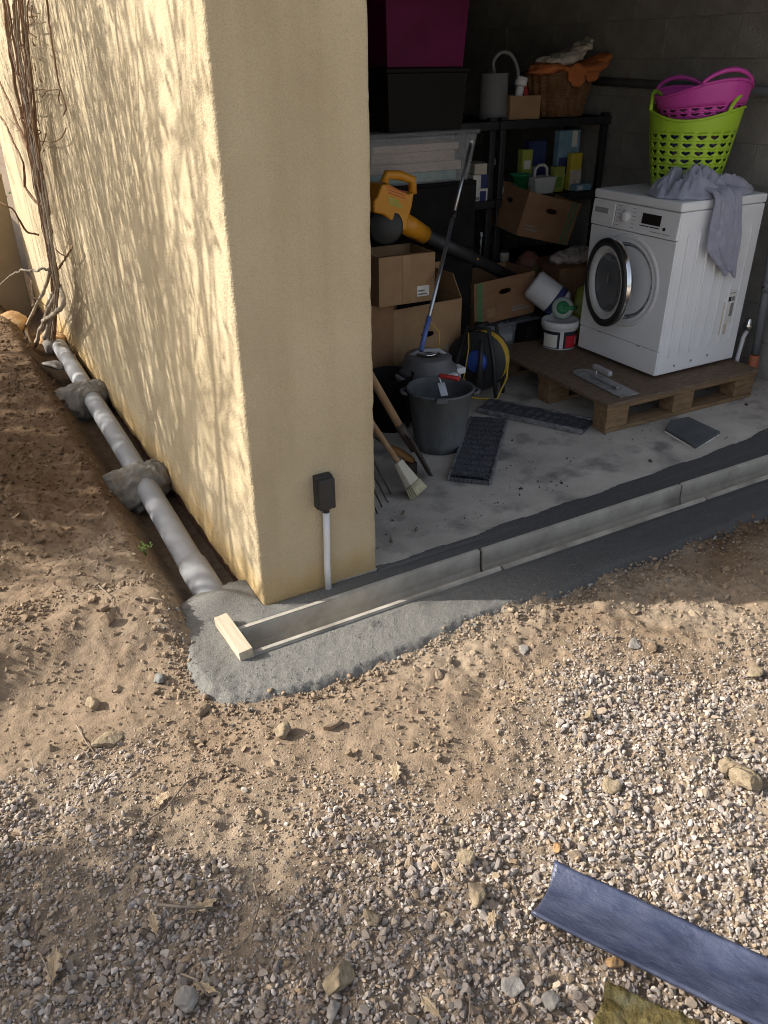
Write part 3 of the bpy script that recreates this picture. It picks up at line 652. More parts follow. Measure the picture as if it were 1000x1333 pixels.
MB().box((-.014, hy_-.03, CZ-.035), (-.001, hy_+.012, CZ+.035)).build('hinge', M_GREYP, wm, .003)
MB().box((-.004, CY-RD-.003, CZ-.03), (.0, CY-RD+.006, CZ+.03)).build('latch', M_BLACK, wm)
for k in range(7):                                          # pressed ribs of the side facing the yard
    x = .075+.073*k; z0 = .10+.004*k; z1 = WH-.13-.002*(k % 2)
    MB().tube([(x, .004, z0), (x, .001, z0+.02), (x, .0, z0+.06), (x, .0, z1-.06), (x, .001, z1-.02), (x, .004, z1)], [.002, .006, .0075, .0075, .006, .002], 8).build('side_rib', M_WHITE, wm)
st = MB().box((.425, -.0012, .17), (.475, .0015, .345)).build('sticker', M_STICKB, wm)
sk = MB().box((.436, -.0024, .225), (.50, .001, .40)).build('sticker', M_STICK, wm)
MB().box((.443, -.0032, .345), (.468, -.0022, .368)).build('print_mark', M_LABEL, sk); MB().box((.472, -.0032, .345), (.494, -.0022, .368)).build('print_mark', M_INK, sk)
MB().box((.472, -.0032, .265), (.494, -.0022, .335)).build('print_mark', M_INK, sk); MB().box((.442, -.0032, .385), (.494, -.0022, .389)).build('print_mark', M_INK, sk)
for k in range(3): MB().tube([(.13+.12*k, .003, .055+.008*k), (.13+.12*k, -.001, .055+.008*k)], .007, 10).build('screw_cap', M_GREYP, wm)

# ------------------------------------------------------------------ cloth heaps
def heap(name, mat_, lumps, label, cat, voxel=.012, amp=.014, freq=9, seed=1, stretch=(1, 1, 1), loc=(0, 0, 0), parent=None, fold=(1, 0, 0)):
    mb = MB(); v, f = IC[3]
    for l in lumps:
        c, r = l[0], l[1]; Mx = T(*c, *(l[2] if len(l) > 2 else (0, 0, 0)))
        mb.add([(p[0]*r[0], p[1]*r[1], p[2]*r[2]) for p in v], [tuple(q) for q in f], Mx, True)
    me = bpy.data.meshes.new('tmp'); me.from_pydata(mb.v, [], mb.f); me.update()
    o = bpy.data.objects.new('tmp', me); COL.objects.link(o)
    md = o.modifiers.new('r', 'REMESH'); md.mode = 'VOXEL'; md.voxel_size = voxel
    sm = o.modifiers.new('s', 'SMOOTH'); sm.iterations = 4; sm.factor = .5
    ss = o.modifiers.new('u', 'SUBSURF'); ss.levels = 1; ss.render_levels = 1
    dg = bpy.context.evaluated_depsgraph_get(); ev = o.evaluated_get(dg); m2 = bpy.data.meshes.new_from_object(ev)
    bpy.data.objects.remove(o); bpy.data.meshes.remove(me)
    n_ = len(m2.vertices); P = np.empty(n_*3, np.float32); m2.vertices.foreach_get('co', P); P = P.reshape(-1, 3).astype(float)
    N_ = np.empty(n_*3, np.float32); m2.vertices.foreach_get('normal', N_); N_ = N_.reshape(-1, 3)
    Sx = P*np.array(stretch)
    wv = fbm3v(P, freq*.6, seed+5, 2)
    q = fbm(Sx[:, 0]*freq+wv, Sx[:, 1]*freq+wv, Sx[:, 2]*freq+wv, seed, 3)
    rid = 1-np.abs(q)*2.4; q2 = fbm(Sx[:, 0]*freq*2.1, Sx[:, 1]*freq*2.1, Sx[:, 2]*freq*2.1, seed+9, 2)
    P = P+N_*(amp*(rid-.45)+amp*.45*(1-2*np.abs(q2)))[:, None]
    m2.vertices.foreach_set('co', P.astype(np.float32).ravel()); m2.polygons.foreach_set('use_smooth', [True]*len(m2.polygons)); m2.update()
    m2.materials.clear(); m2.name = name
    o = link(name, m2, mat_, parent); o.location = loc
    if label: tag(o, label, cat)
    return o
zt = ZW+WH
for lab_, y_, sd0 in (('lump of grey mortar bedding the pipe beside the small green weed', 1.17, 5), ('lump of grey mortar bedding the pipe nearer the climbing vine', 2.38, 19)):
    o = heap('concrete_collar', M_COLL, [((-.11, y_, -.030), (.13, .10, .085)), ((-.20, y_+.03, -.055), (.09, .11, .075), (0, 12, 10)), ((-.04, y_+.02, -.035), (.06, .10, .08)), ((-.15, y_-.05, -.075), (.09, .07, .075), (0, 0, 20)), ((-.09, y_+.08, -.07), (.09, .07, .08))], lab_, 'mortar lump', .012, .015, 12, sd0)
    o['group'] = 'mortar lumps holding the drain pipe'
hd_ = thing('hooded_top', 'crumpled lilac grey hooded top hanging over the washing machine edge', 'clothing', (2.68, .72, zt))
ho = Vector((2.68, .72, zt))
def crumple(cx, cy, rx_, ry_, hgt, seed, rz=0, fr=7):
    na, nr = 120, 46; a = np.linspace(0, 2*np.pi, na, endpoint=False); rr_ = np.linspace(0, 1, nr)
    A, Rr = np.meshgrid(a, rr_, indexing='ij'); edge = 1+.16*fbm(np.cos(A)*1.6, np.sin(A)*1.6, 0, seed, 3)
    x = Rr*np.cos(A)*rx_*edge; y = Rr*np.sin(A)*ry_*edge
    wx = x+.05*fbm(x*6, y*6, 0, seed+1, 2); wy = y+.05*fbm(x*6, y*6, 0, seed+2, 2)
    c, s_2 = math.cos(rz), math.sin(rz); ux = (c*wx+s_2*wy); uy = (-s_2*wx+c*wy)
    rdg = 1-np.abs(fbm(ux*fr, uy*fr*2.2, 0, seed+3, 3))*2.3; r2_ = 1-np.abs(fbm(ux*fr*2.3, uy*fr*4, 0, seed+4, 2))*2
    z = hgt*(1-Rr**2.2)*(.45+.45*rdg+.14*r2_)+.010+.012*rdg*(1-Rr**6); z = np.where(Rr > .985, .0025, np.maximum(z, .004))
    V_ = np.stack([x+cx-ho.x, y+cy-ho.y, z], -1).reshape(-1, 3); I_ = np.arange(na*nr).reshape(na, nr); J_ = np.roll(I_, -1, 0)
    Q_ = np.stack([I_[:, :-1], J_[:, :-1], J_[:, 1:], I_[:, 1:]], -1).reshape(-1, 4)
    return link('folded_body', mesh_np('folded_body', V_, Q_, M_LILAC, None, True), None, hd_)
crumple(2.62, .77, .20, .16, .125, 3, .5)
crumple(2.80, .715, .19, .105, .075, 9, -.2, 8)
nu, nv_ = 40, 90; vs = []
for j_ in range(nv_+1):
    v = j_/nv_; ln_ = v*.50
    if ln_ < .13: y0, z0, tt = .715-ln_*.9, .030-.02*(ln_/.13), 0
    else: y0, z0, tt = .598-.010, .010-(ln_-.13), 1
    w_ = (.105-.012*math.sin(v*7))*(1 if v < .72 else 1-.62*((v-.72)/.28)**1.2)
    cxs = 2.672+.022*v+(.085*((v-.72)/.28)**1.1 if v > .72 else 0)
    for i_ in range(nu+1):
        u = -1+2*i_/nu; fo = .010*math.sin(u*6.5+v*2.2+.6*math.sin(v*9))+.006*math.sin(u*13-v*5)+.005*float(fbm(u*2, v*6, 0, 5, 3))
        lo_ = .035*max(0, u)*max(0, v-.55)*-1
        if tt: p = (cxs+u*w_, y0-.006-abs(fo)*.9-.006*math.sin(min(1, (ln_-.13)*6)*math.pi/2), z0+.02*math.cos(u*2.2)*(v > .97)+lo_)
        else: p = (cxs+u*w_, y0, z0+.016+fo*.9)
        vs.append((p[0]-ho.x, p[1]-ho.y, p[2]))
sm_ = MB().add(vs, [(j_*(nu+1)+i_, j_*(nu+1)+i_+1, (j_+1)*(nu+1)+i_+1, (j_+1)*(nu+1)+i_) for j_ in range(nv_) for i_ in range(nu)], None, True).build('hanging_sleeve', M_LILAC, hd_)
q_ = sm_.modifiers.new('smooth', 'SMOOTH'); q_.iterations = 3
q_ = sm_.modifiers.new('s', 'SOLIDIFY'); q_.thickness = .008; q_.offset = 1

# ------------------------------------------------------------------ laundry tubs with heart shaped holes
def heart(n):
    r = []
    for k in range(n):
        t = 2*math.pi*(k+.5)/n; x = 16*math.sin(t)**3; y = 13*math.cos(t)-5*math.cos(2*t)-2*math.cos(3*t)-math.cos(4*t); r.append((x/34, (y+2.5)/36))
    return r
def tub(name, label, mat_, loc, rot, rb, rt, h, rows, ncol=20, sag=.055, zlo=.05, hh=.06):
    t = thing(name, label, 'laundry tub', loc, rot, 'nested flexible laundry tubs')
    def rad(z): return rb+(rt-rb)*(max(0, z)/h)**.8
    def top(a): return h-sag*(1-math.cos(2*a))/2
    def pos(a, z): r = rad(z); return (r*math.cos(a), r*math.sin(a), z)
    mb = MB(); z1 = h-sag-.055; cw = 2*math.pi/ncol; ch = (z1-zlo)/rows; H = heart(16)
    for i in range(ncol):
        for j in range(rows):
            a0 = cw*(i+.5*(j % 2)*0); zc = zlo+ch*(j+.5); ac = a0+cw/2
            inn = [pos(ac+x*cw*.74, zc+y*ch*.74) for x, y in H]
            ou = []
            for x, y in H:
                k = .5/max(abs(x), abs(y), 1e-6); ou.append((max(-.5, min(.5, x*k)), max(-.5, min(.5, y*k))))
            q = [pos(ac+x*cw, zc+y*ch) for x, y in ou]; n_ = len(H)
            fs = []
            for k in range(n_):
                l = (k+1) % n_; fs.append((k, l, n_+l, n_+k))
                if abs(ou[k][0]-ou[l][0]) > 1e-6 and abs(ou[k][1]-ou[l][1]) > 1e-6 and (abs(abs(ou[k][0])-.5) > 1e-6 or abs(abs(ou[l][0])-.5) > 1e-6):
                    cx = .5 if max(ou[k][0], ou[l][0]) > .499 else -.5; cy = .5 if max(ou[k][1], ou[l][1]) > .499 else -.5
                    q.append(None); ci = n_+len(q)-1; q[-1] = pos(ac+cx*cw, zc+cy*ch); fs.append((n_+k, n_+l, ci))
            mb.add(inn+q, fs, None, True)
    n_ = 80
    for (f0, f1, st_) in ((lambda a: 0, lambda a: zlo, 3), (lambda a: z1, top, 5)):
        vs = []
        for j in range(st_+1):
            for k in range(n_):
                a = 2*math.pi*k/n_; z = f0(a)+(f1(a)-f0(a))*j/st_; vs.append(pos(a, z))
        mb.add(vs, [(j*n_+k, j*n_+(k+1) % n_, (j+1)*n_+(k+1) % n_, (j+1)*n_+k) for j in range(st_) for k in range(n_)], None, True)
    mb.add([(rb*math.cos(2*math.pi*k/40), rb*math.sin(2*math.pi*k/40), 0) for k in range(40)], [tuple(range(40))])
    o = mb.build('tub_wall', mat_, t); sd_ = o.modifiers.new('s', 'SOLIDIFY'); sd_.thickness = .004; sd_.offset = 0
    MB().tube([((rad(top(a))+.003)*math.cos(a), (rad(top(a))+.003)*math.sin(a), top(a)) for a in [2*math.pi*k/72 for k in range(72)]], .0065, 8, closed=True).build('rim', mat_, t)
    for s2 in (0, math.pi):
        P = []
        for k in range(17):
            u = -1+2*k/16; a = s2+u*.62; z = top(a)+hh*(1-u*u)**.6
            r = rad(top(a))+.006-.018*(1-u*u); P.append((r*math.cos(a), r*math.sin(a), z))
        MB().tube(P, [.009+.003*(1-abs(-1+2*k/16)) for k in range(17)], 10).build('handle', mat_, t)
    return t
BL = Vector((2.785, .955, zt+.002))
tub('laundry_tub', 'lime green tub with heart shaped holes on the washing machine', M_LIME, BL, (0, 0, R(118)), .155, .222, .375, 6, 20)
heap('blue_laundry', M_BLUEC, [((0, 0, .10), (.14, .14, .10)), ((0, 0, .20), (.15, .15, .10)), ((0, 0, .27), (.16, .16, .05)), ((0, 0, .30), (.12, .10, .03))], 'blue patterned laundry pressed between the lime and magenta tubs', 'laundry', .018, .012, 10, 3, loc=BL)
tub('laundry_tub', 'magenta tub with heart shaped holes nested in the lime green tub', M_PINK, BL+Vector((.025, -.015, .285)), (R(-2), R(5), R(75)), .17, .232, .19, 3, 22, .05, .02, .04)

# ------------------------------------------------------------------ on the pallet: white tub, float trowel
wb = on(725, 455, 2, ZW); wb = (wb[0]+.05, wb[1]+.05, ZW+.001)
wt = thing('paint_tub', 'white plastic tub with red and black label on the pallet', 'tub', wb, (0, 0, R(-60)))
MB().lathe([(.088, 0), (.096, .004), (.099, .12), (.101, .125), (.101, .128)], 40).build('tub_body', M_WHITE2, wt)
MB().lathe([(.1025, .118), (.107, .120), (.107, .152), (.103, .157), (.096, .158), (.092, .152), (0, .152)], 40).build('lid', M_WHITE2, wt)
def wrap(name, m_, a0, a1, z0, z1, off, par):
    n_ = 18; vs = []
    for k in range(n_+1):
        a = R(a0+(a1-a0)*k/n_)
        for z in (z0, z1): r = .096+.003*z/.12+off; vs.append((r*math.cos(a), r*math.sin(a), z))
    return MB().add(vs, [(2*k, 2*k+2, 2*k+3, 2*k+1) for k in range(n_)], None, True).build(name, m_, par)
wrap('label', M_LABEL, -150, 60, .012, .108, .0012, wt); wrap('label_field', M_LABR, -48, 54, .016, .084, .002, wt); wrap('label_field', M_LABW, -128, -76, .016, .090, .002, wt)
wrap('label_field', M_WHITE2, -68, -56, .010, .110, .002, wt); wrap('label_field', M_LABW, 15, 30, .090, .103, .002, wt)
for k in range(4): wrap('label_text', M_LABW, -10, 20+6*(k % 2), .066-.012*k, .070-.012*k, .0026, wt)
a_, b_ = on(752, 482, 2, ZW), on(820, 516, 2, ZW)
fl = thing('float_trowel', 'steel plastering float trowel lying on the front of the pallet', 'trowel', ((a_[0]+b_[0])/2, (a_[1]+b_[1])/2, ZW+.002), (0, 0, math.atan2(b_[1]-a_[1], b_[0]-a_[0])))
L_ = math.dist(a_[:2], b_[:2])/2
poly = [(-L_+.05-.05*math.sin(a), .055*math.cos(a)) for a in [math.pi*k/12 for k in range(13)]]
poly = [(-L_+.06-.06*math.sin(math.pi*k/12), .06*math.cos(math.pi*k/12)) for k in range(13)]+[(L_, -.06), (L_, .06)]
MB().prism(poly, .001, .004).build('blade', M_ALU, fl)
MB().box((-L_*.5, -.008, .0042), (L_*.55, .008, .013)).build('spine', M_ALU, fl, .003)
MB().tube([(-.06, 0, .012), (-.06, 0, .05)], .006, 10).build('tang', M_ALU, fl)
MB().box((-.085, -.014, .046), (.055, .014, .076)).build('grip', M_GREYP, fl, .012, seg=4)
q = [on(x, y, 2, .03) for x, y in ((866, 556), (873, 547), (896, 543), (938, 560), (907, 577))]
cx, cy = np.mean([p[0] for p in q]), np.mean([p[1] for p in q])
bt = thing('broken_tile', 'broken dark grey slab with a white chipped edge on the floor', 'tile', (cx, cy, .0), (R(3), R(-2), 0))
MB().prism([(p[0]-cx, p[1]-cy) for p in q], .012, .026).build('dark_face', mat('slate_face', (.06, .063, .068), (.09, .093, .098), 12, .8, .3, 90), bt, .001)
MB().prism([((p[0]-cx)*.985, (p[1]-cy)*.985) for p in q], .004, .0118).build('white_core', M_LABW, bt)

# ------------------------------------------------------------------ service pipes behind the machine
sp = thing('standpipe', 'grey waste standpipe with orange foot behind the washing machine', 'pipe', (3.2, .62, 0))
MB().tube([(0, .0, .16), (0, .02, .5), (0, .05, .80), (0, .08, 1.05)], .022, 16).build('grey_pipe', M_GALV, sp)
MB().tube([(0, 0, -.002), (0, 0, .155)], .027, 16).build('orange_foot', M_OPIPE, sp)
MB().tube([(0, .017, .50), (0, .021, .56)], .030, 16).build('coupling', M_GALV, sp)
MB().tube([(-.03, .022, .53), (.098, .022, .53)], .008, 10).build('bracket', M_IRON, sp)
tp = thing('water_tap', 'small metal stop tap with white hose behind the machine', 'tap', (3.14, .66, .0))
MB().tube([(0, 0, 0), (0, 0, .20), (0, 0, .30)], .011, 12).build('supply_pipe', M_IRON, tp)
MB().lathe([(0, .30), (.022, .30), (.024, .32), (.016, .34), (.016, .36), (0, .362)], 16).build('valve', M_CHROME, tp)
MB().tube([(-.05, -.01, .02), (-.045, -.01, .15), (-.02, 0, .26), (0, 0, .29)], .012, 12).build('hose', M_WHITE2, tp)
rl = thing('wall_rail', 'dark horizontal pipe along the concrete block side wall', 'rail', (3.26, 1.2, 1.455))
MB().tube([(0, -.95, -.02), (0, 0, 0), (0, 1.3, .03)], .024, 14).build('pipe', M_GALV, rl)
for y in (-.6, .3, 1.0): MB().tube([(.0, y, .02*y), (.042, y, .02*y)], .008, 8).build('clip', M_IRON, rl)

# ------------------------------------------------------------------ shelving
def shelving(x0, x1, y0, y1, levels, label):
    t = thing('shelving_unit', label, 'shelf', (x0, y0, 0), group='black plastic shelving units side by side')
    w, d_ = x1-x0, y1-y0
    for x in (.03, w-.03):
        for y in (.03, d_-.03):
            for i in range(len(levels)-1): MB().box((x-.02, y-.02, levels[i]+(.0 if i == 0 else .001)), (x+.02, y+.02, levels[i+1]-.047)).build('post', M_BLACK, t, .006)
            MB().box((x-.022, y-.022, levels[-1]+.001), (x+.022, y+.022, levels[-1]+.018)).build('post_cap', M_BLACK, t, .004)
    for z in levels[1:]:
        mb = MB().box((0, 0, z-.046), (w, .016, z)); mb.box((0, d_-.016, z-.046), (w, d_, z)); mb.box((0, .0165, z-.046), (.016, d_-.0165, z)); mb.box((w-.016, .0165, z-.046), (w, d_-.0165, z))
        mb.build('shelf_lip', M_BLACK, t, .004)
        MB().box((.0165, .0165, z-.012), (w-.0165, d_-.0165, z-.002)).build('shelf_board', M_BLACKM, t)
    return t
LV = [0, .10, .46, .86, 1.29]
SY = 2.02
shelving(2.40, 3.255, SY, SY+.40, LV, 'black plastic shelving unit holding the wicker basket and packets')
shelving(1.50, 2.385, SY, SY+.40, LV, 'black plastic shelving unit holding the grey watering can')
ZS = 1.291
def at(px, py, y): return on(px, py, 1, y)
# watering can
p = at(641, 150, SY+.16)
wc = thing('watering_can', 'grey plastic watering can standing on the top shelf', 'watering can', (p[0], SY+.16, ZS), (0, 0, R(-25)))
MB().lathe([(.082, 0), (.088, .004), (.080, .235), (.084, .24), (.080, .243), (.074, .235), (.080, .02), (0, .012)], 32).build('can_body', mat('can_grey', (.17, .175, .18), None, 6, .5), wc)
MB().tube(spl([(.0, 0, .235), (-.01, 0, .30), (.03, 0, .345), (.09, 0, .335), (.135, 0, .26), (.14, 0, .16), (.115, 0, .07), (.082, 0, .04)]), .011, 10).build('handle', mat('can_grey', (.17, .175, .18)), wc)
MB().tube([(0, .078, .05), (0, .13, .13), (0, .20, .26)], [.022, .018, .014], 14).build('spout', mat('can_grey', (.17, .175, .18)), wc)

# cardboard boxes
def carton(name, label, loc, rot, w, d_, h, m_=None, flaps=(), holes=True, group='open cardboard boxes piled in the garage', lidded=False, strip=False, marks=()):
    m_ = m_ or M_CARD; t = thing(name, label, 'box', loc, tuple(R(a) for a in rot), group); th = .005
    MB().box((th, th, .001), (w-th, d_-th, th)).build('bottom', m_, t)
    for i in range(4):
        ln = w if i % 2 == 0 else d_-2*th-.002
        Mx = [T(0, 0, 0), T(w-th, th+.001, 0, 0, 0, 90)@T(0, -th, 0), T(0, d_-th, 0), T(0, th+.001, 0, 0, 0, 90)@T(0, -th, 0)][i]
        mb = MB()
        if holes and i in (0, 1, 3): mb.holed(ln, h, th, ln/2, h*.68, .085 if i == 0 else .07, .030, Mx)
        else: mb.box((0, 0, 0), (ln, th, h), Mx)
        mb.build('side_panel', m_, t)
    if lidded:
        MB().box((0, 0, h+.001), (w/2-.002, d_, h+.005)).build('flap', m_, t); MB().box((w/2+.002, 0, h+.001), (w, d_, h+.005)).build('flap', m_, t)
    for (side, ang, ln) in flaps:
        Mx = {0: T(0, 0, h)@T(0, 0, 0, -ang), 2: T(w, d_, h, 0, 0, 180)@T(0, 0, 0, -ang), 1: T(w, 0, h, 0, 0, 90)@T(0, 0, 0, -ang), 3: T(0, d_, h, 0, 0, -90)@T(0, 0, 0, -ang)}[side]
        fw = w if side % 2 == 0 else d_
        MB().box((.004, -.002, .002), (fw-.004, .002, ln), Mx).build('flap', m_, t)
    for (a, b, c, d2, mm) in marks: MB().box((w*a, -.0016, h*c), (w*b, -.0004, h*d2)).build('printed_mark', mm, t)
    if strip: MB().box((w*.04, -.0015, h*.0+.004), (w*.13, -.0003, h-.004)).build('printed_stripe', M_CARDG, t)
    return t
carton('cardboard_box', 'small cardboard box beside the wicker basket on the top shelf', (2.50, SY+.06, ZS), (0, 0, -6), .21, .16, .125, M_CARD, (), False)
p = at(684, 118, SY+.12)
wb_ = thing('white_bottle', 'white capped bottle sticking out of the small shelf box', 'bottle', (2.565, SY+.10, ZS+.007), (0, R(11), 0))
MB().lathe([(.0, 0), (.024, .0), (.025, .004), (.025, .165), (.02, .17), (0, .171)], 20).build('bottle_body', M_WHITE2, wb_)
MB().lathe([(0, .172), (.036, .172), (.037, .176), (.035, .215), (.030, .218), (0, .218)], 20).build('cap', M_WHITE2, wb_)
tag(MB().lathe([(0, 0), (.022, 0), (.022, .14), (.012, .15), (.012, .17), (0, .17)], 16, T(2.675, SY+.15, ZS+.007)).build('red_bottle', M_REDP), 'small red bottle inside the shelf box by the wicker basket', 'bottle')
# wicker basket
wk = thing('wicker_basket', 'brown wicker basket heaped with orange and cream cloth', 'basket', (2.97, SY+.2, ZS), (0, 0, R(8)))
nn_, rr = 132, 34; vs = []; sxx = 1.22
for j in range(rr+1):
    z = .235*j/rr; r0 = .150+.050*(j/rr)
    for k in range(nn_):
        a = 2*math.pi*k/nn_; w_ = .0055*(math.sin(k*2*math.pi/6+math.pi*(j % 2)*.0)+.4*math.cos(j*math.pi)*math.cos(k*math.pi/3))
        r = r0+w_; vs.append((r*math.cos(a)*sxx, r*math.sin(a)*.9, z))
MB().add(vs, [(j*nn_+k, j*nn_+(k+1) % nn_, (j+1)*nn_+(k+1) % nn_, (j+1)*nn_+k) for j in range(rr) for k in range(nn_)]+[tuple(range(nn_))[::-1]], None, False).build('woven_side', M_WICK, wk)
for dz, ph in ((0, 0), (.0, math.pi)):
    P = [((.202+.006*math.cos(14*a+ph))*math.cos(a)*sxx, (.202+.006*math.cos(14*a+ph))*math.sin(a)*.9, .238+.006*math.sin(14*a+ph)) for a in [2*math.pi*k/168 for k in range(168)]]
    MB().tube(P, .009, 6, closed=True).build('braided_rim', M_WICK, wk)
heap('orange_cloth', M_ORANGE, [((2.97, SY+.2, ZS+.215), (.20, .13, .05)), ((2.84, SY+.1, ZS+.262), (.16, .12, .02), (0, 4, 0)), ((3.05, SY+.07, ZS+.262), (.17, .12, .022), (0, -8, 0)), ((3.14, SY+.06, ZS+.30), (.09, .08, .022), (0, -25, 0)), ((2.93, SY-.005, ZS+.225), (.07, .013, .06), (0, 35, 0)), ((3.06, SY-.005, ZS+.235), (.06, .013, .045), (0, -30, 0)), ((2.74, SY+.08, ZS+.255), (.09, .08, .018), (0, -6, 0))],
    'orange cloth draped over the wicker basket', 'cloth', .012, .012, 9, 6)
heap('cream_cloth', M_CREAM, [((2.93, SY+.12, ZS+.312), (.13, .10, .032), (0, -12, 0)), ((3.01, SY+.11, ZS+.35), (.11, .08, .032), (0, -28, 0)), ((2.82, SY+.12, ZS+.298), (.09, .08, .018)), ((3.07, SY+.10, ZS+.385), (.05, .05, .022), (0, -40, 0))],
    'crumpled cream cloth on top of the orange cloth', 'cloth', .011, .014, 12, 8, (1, 1, 2))
# middle shelf goods
zM = .861
def pack(name, label, cat, x0, x1, y0, dpt, h, m_, z=zM, extra=(), bev=.004):
    t = thing(name, label, cat, ((x0+x1)/2, y0, z), (0, 0, R(random.uniform(-5, 5)))); w = (x1-x0)/2
    MB().box((-w, 0, 0), (w, dpt, h)).build('packet', m_, t, bev)
    for (a, b, c, d2, mm) in extra: MB().box((-w+2*w*a, -.0016, h*c), (-w+2*w*b, -.0004, h*d2)).build('print_panel', mm, t)
    return t
def spray(label, x, y, z, m_, capm):
    t = thing('spray_bottle', label, 'bottle', (x, y, z), (0, 0, R(random.uniform(-40, 40))))
    MB().lathe([(0, 0), (.034, 0), (.036, .006), (.036, .11), (.028, .145), (.014, .165), (.014, .18), (0, .18)], 20, None, True, None, 1, .7).build('bottle_body', m_, t)
    MB().box((-.045, -.011, .181), (.022, .011, .212)).build('spray_head', capm, t, .006); MB().tube([(-.03, 0, .181), (-.042, 0, .15), (-.036, 0, .13)], .005, 8).build('trigger', capm, t)
    return t
pack('carton_pack', 'blue and white carton lying on another at the end of the shelving', 'carton', 2.235, 2.355, SY+.02, .14, .075, M_LABW, zM+.071, [(.45, 1, 0, 1, M_DBLUE)])
pack('carton_pack', 'white carton with dark blue print under the blue and white carton', 'carton', 2.24, 2.37, SY+.015, .15, .07, M_LABW, zM, [(.32, .66, 0, .8, M_DBLUE), (.1, .28, .1, .35, M_INK)])
pack('cloth_packet', 'beige wrapped packet lying on the stacked cartons', 'packet', 2.25, 2.37, SY+.03, .15, .06, M_STICKB, zM+.147)
spray('dark spray bottle with white trigger next to the shelf post', 2.475, SY+.12, zM, M_BLACK, M_WHITE2)
spray('white spray bottle behind the green pot on the shelf', 2.54, SY+.20, zM, M_WHITE2, M_GREYP)
pack('carton_pack', 'dark carton with pale print beside the green pot', 'carton', 2.44, 2.56, SY+.02, .06, .075, M_INK, zM, [(.1, .5, .2, .7, M_LABW), (.6, .9, .1, .5, M_STICK)])
gp = thing('green_pot', 'green plastic pot on the middle shelf', 'pot', (2.632, SY+.085, zM))
MB().lathe([(.0, 0), (.045, 0), (.058, .115), (.062, .115), (.062, .125), (.056, .125), (.044, .01), (0, .01)], 28).build('pot', M_GREEN, gp)
cd = thing('white_caddy', 'white carrying caddy with arched handle next to the green pot', 'caddy', (2.79, SY+.08, zM))
MB().taper((-.07, -.05), (.07, .05), (-.085, -.06), (.085, .06), 0, .10).build('caddy_body', M_STICK, cd, .008)
MB().tube([(-.05, 0, .10), (-.045, 0, .145), (-.02, 0, .165), (.02, 0, .165), (.045, 0, .145), (.05, 0, .10)], .009, 10).build('handle', M_STICK, cd)
pack('packet', 'pale green packet standing behind the white caddy', 'packet', 2.70, 2.78, SY+.16, .05, .25, M_LGREEN, zM, [(.2, .8, .55, .75, M_LABW)])
pack('packet', 'dark blue packet standing at the back of the shelf', 'packet', 2.80, 2.93, SY+.22, .06, .29, M_DBLUE, zM, [(.1, .5, .3, .5, M_INK)])
pack('packet', 'sky blue packet with yellow round print and stripes', 'packet', 2.96, 3.13, SY+.13, .05, .35, M_SKYB, zM, [(.08, .92, .02, .22, M_LGREEN), (.05, .5, .28, .55, M_DBLUE), (.55, .9, .25, .42, M_YPACK), (.6, .85, .72, .98, M_LABW)])
yk = bpy.data.objects['packet']
pack('packet', 'yellow topped packet leaning in front of the sky blue packet', 'packet', 3.02, 3.11, SY+.07, .04, .22, M_YPACK, zM, [(.0, 1, .0, .55, M_CREAM), (.3, .6, .1, .3, M_REDP)])
pack('packet', 'light green leafy packet beside the white caddy', 'packet', 2.89, 2.97, SY+.06, .05, .15, M_LGREEN, zM, [(.15, .7, .2, .6, M_WEED)])
pack('packet', 'turquoise flat packet lying near the shelf end', 'packet', 3.03, 3.17, SY+.015, .05, .04, M_SKYB, zM, [(.1, .4, .2, .8, M_LABW)])
# lower shelf
zL = .461
spray('small white bottle standing on the lower shelf beside the post', 2.37, SY+.06, zL, M_STICKB, M_WHITE2)
pack('carton_pack', 'black carton with white print low on the shelving', 'carton', 2.46, 2.66, SY+.03, .2, .11, M_BLACKM, .101, [(.08, .3, .3, .7, M_LABW), (.45, .7, .35, .6, M_INK)])
tj = thing('jar', 'small pale jar on the lower shelf', 'jar', (2.53, SY+.06, zL))
MB().lathe([(0, 0), (.03, 0), (.032, .06), (.026, .07), (0, .071)], 20).build('jar_body', M_STICKB, tj); MB().lathe([(0, .0715), (.028, .0715), (.028, .085), (0, .086)], 20).build('lid', M_BLACK, tj)
# tilted brown box sticking out of the shelving
carton('cardboard_box', 'brown cardboard box tilted on its side among the shelving', tuple(at(672, 306, 1.80)), (5, 14, -3), .40, .34, .25, M_CARD2, (), True, marks=((.82, .86, .0, 1, M_CARDG), (.9, .94, .0, 1, M_CARDG), (.1, .35, .16, .2, M_INK), (.1, .28, .25, .28, M_INK)))
carton('cardboard_box', 'low brown cardboard box under the patterned cloth', (2.60, 1.62, .0), (0, 0, -8), .50, .34, .50, M_CARD2, (), False, lidded=True)
heap('patterned_cloth', M_PATT, [((2.80, 1.74, .535), (.13, .09, .035)), ((2.90, 1.78, .54), (.10, .08, .032)), ((2.70, 1.74, .53), (.07, .06, .025))], 'pale patterned cloth lying on the low brown box', 'cloth', .011, .014, 14, 11)
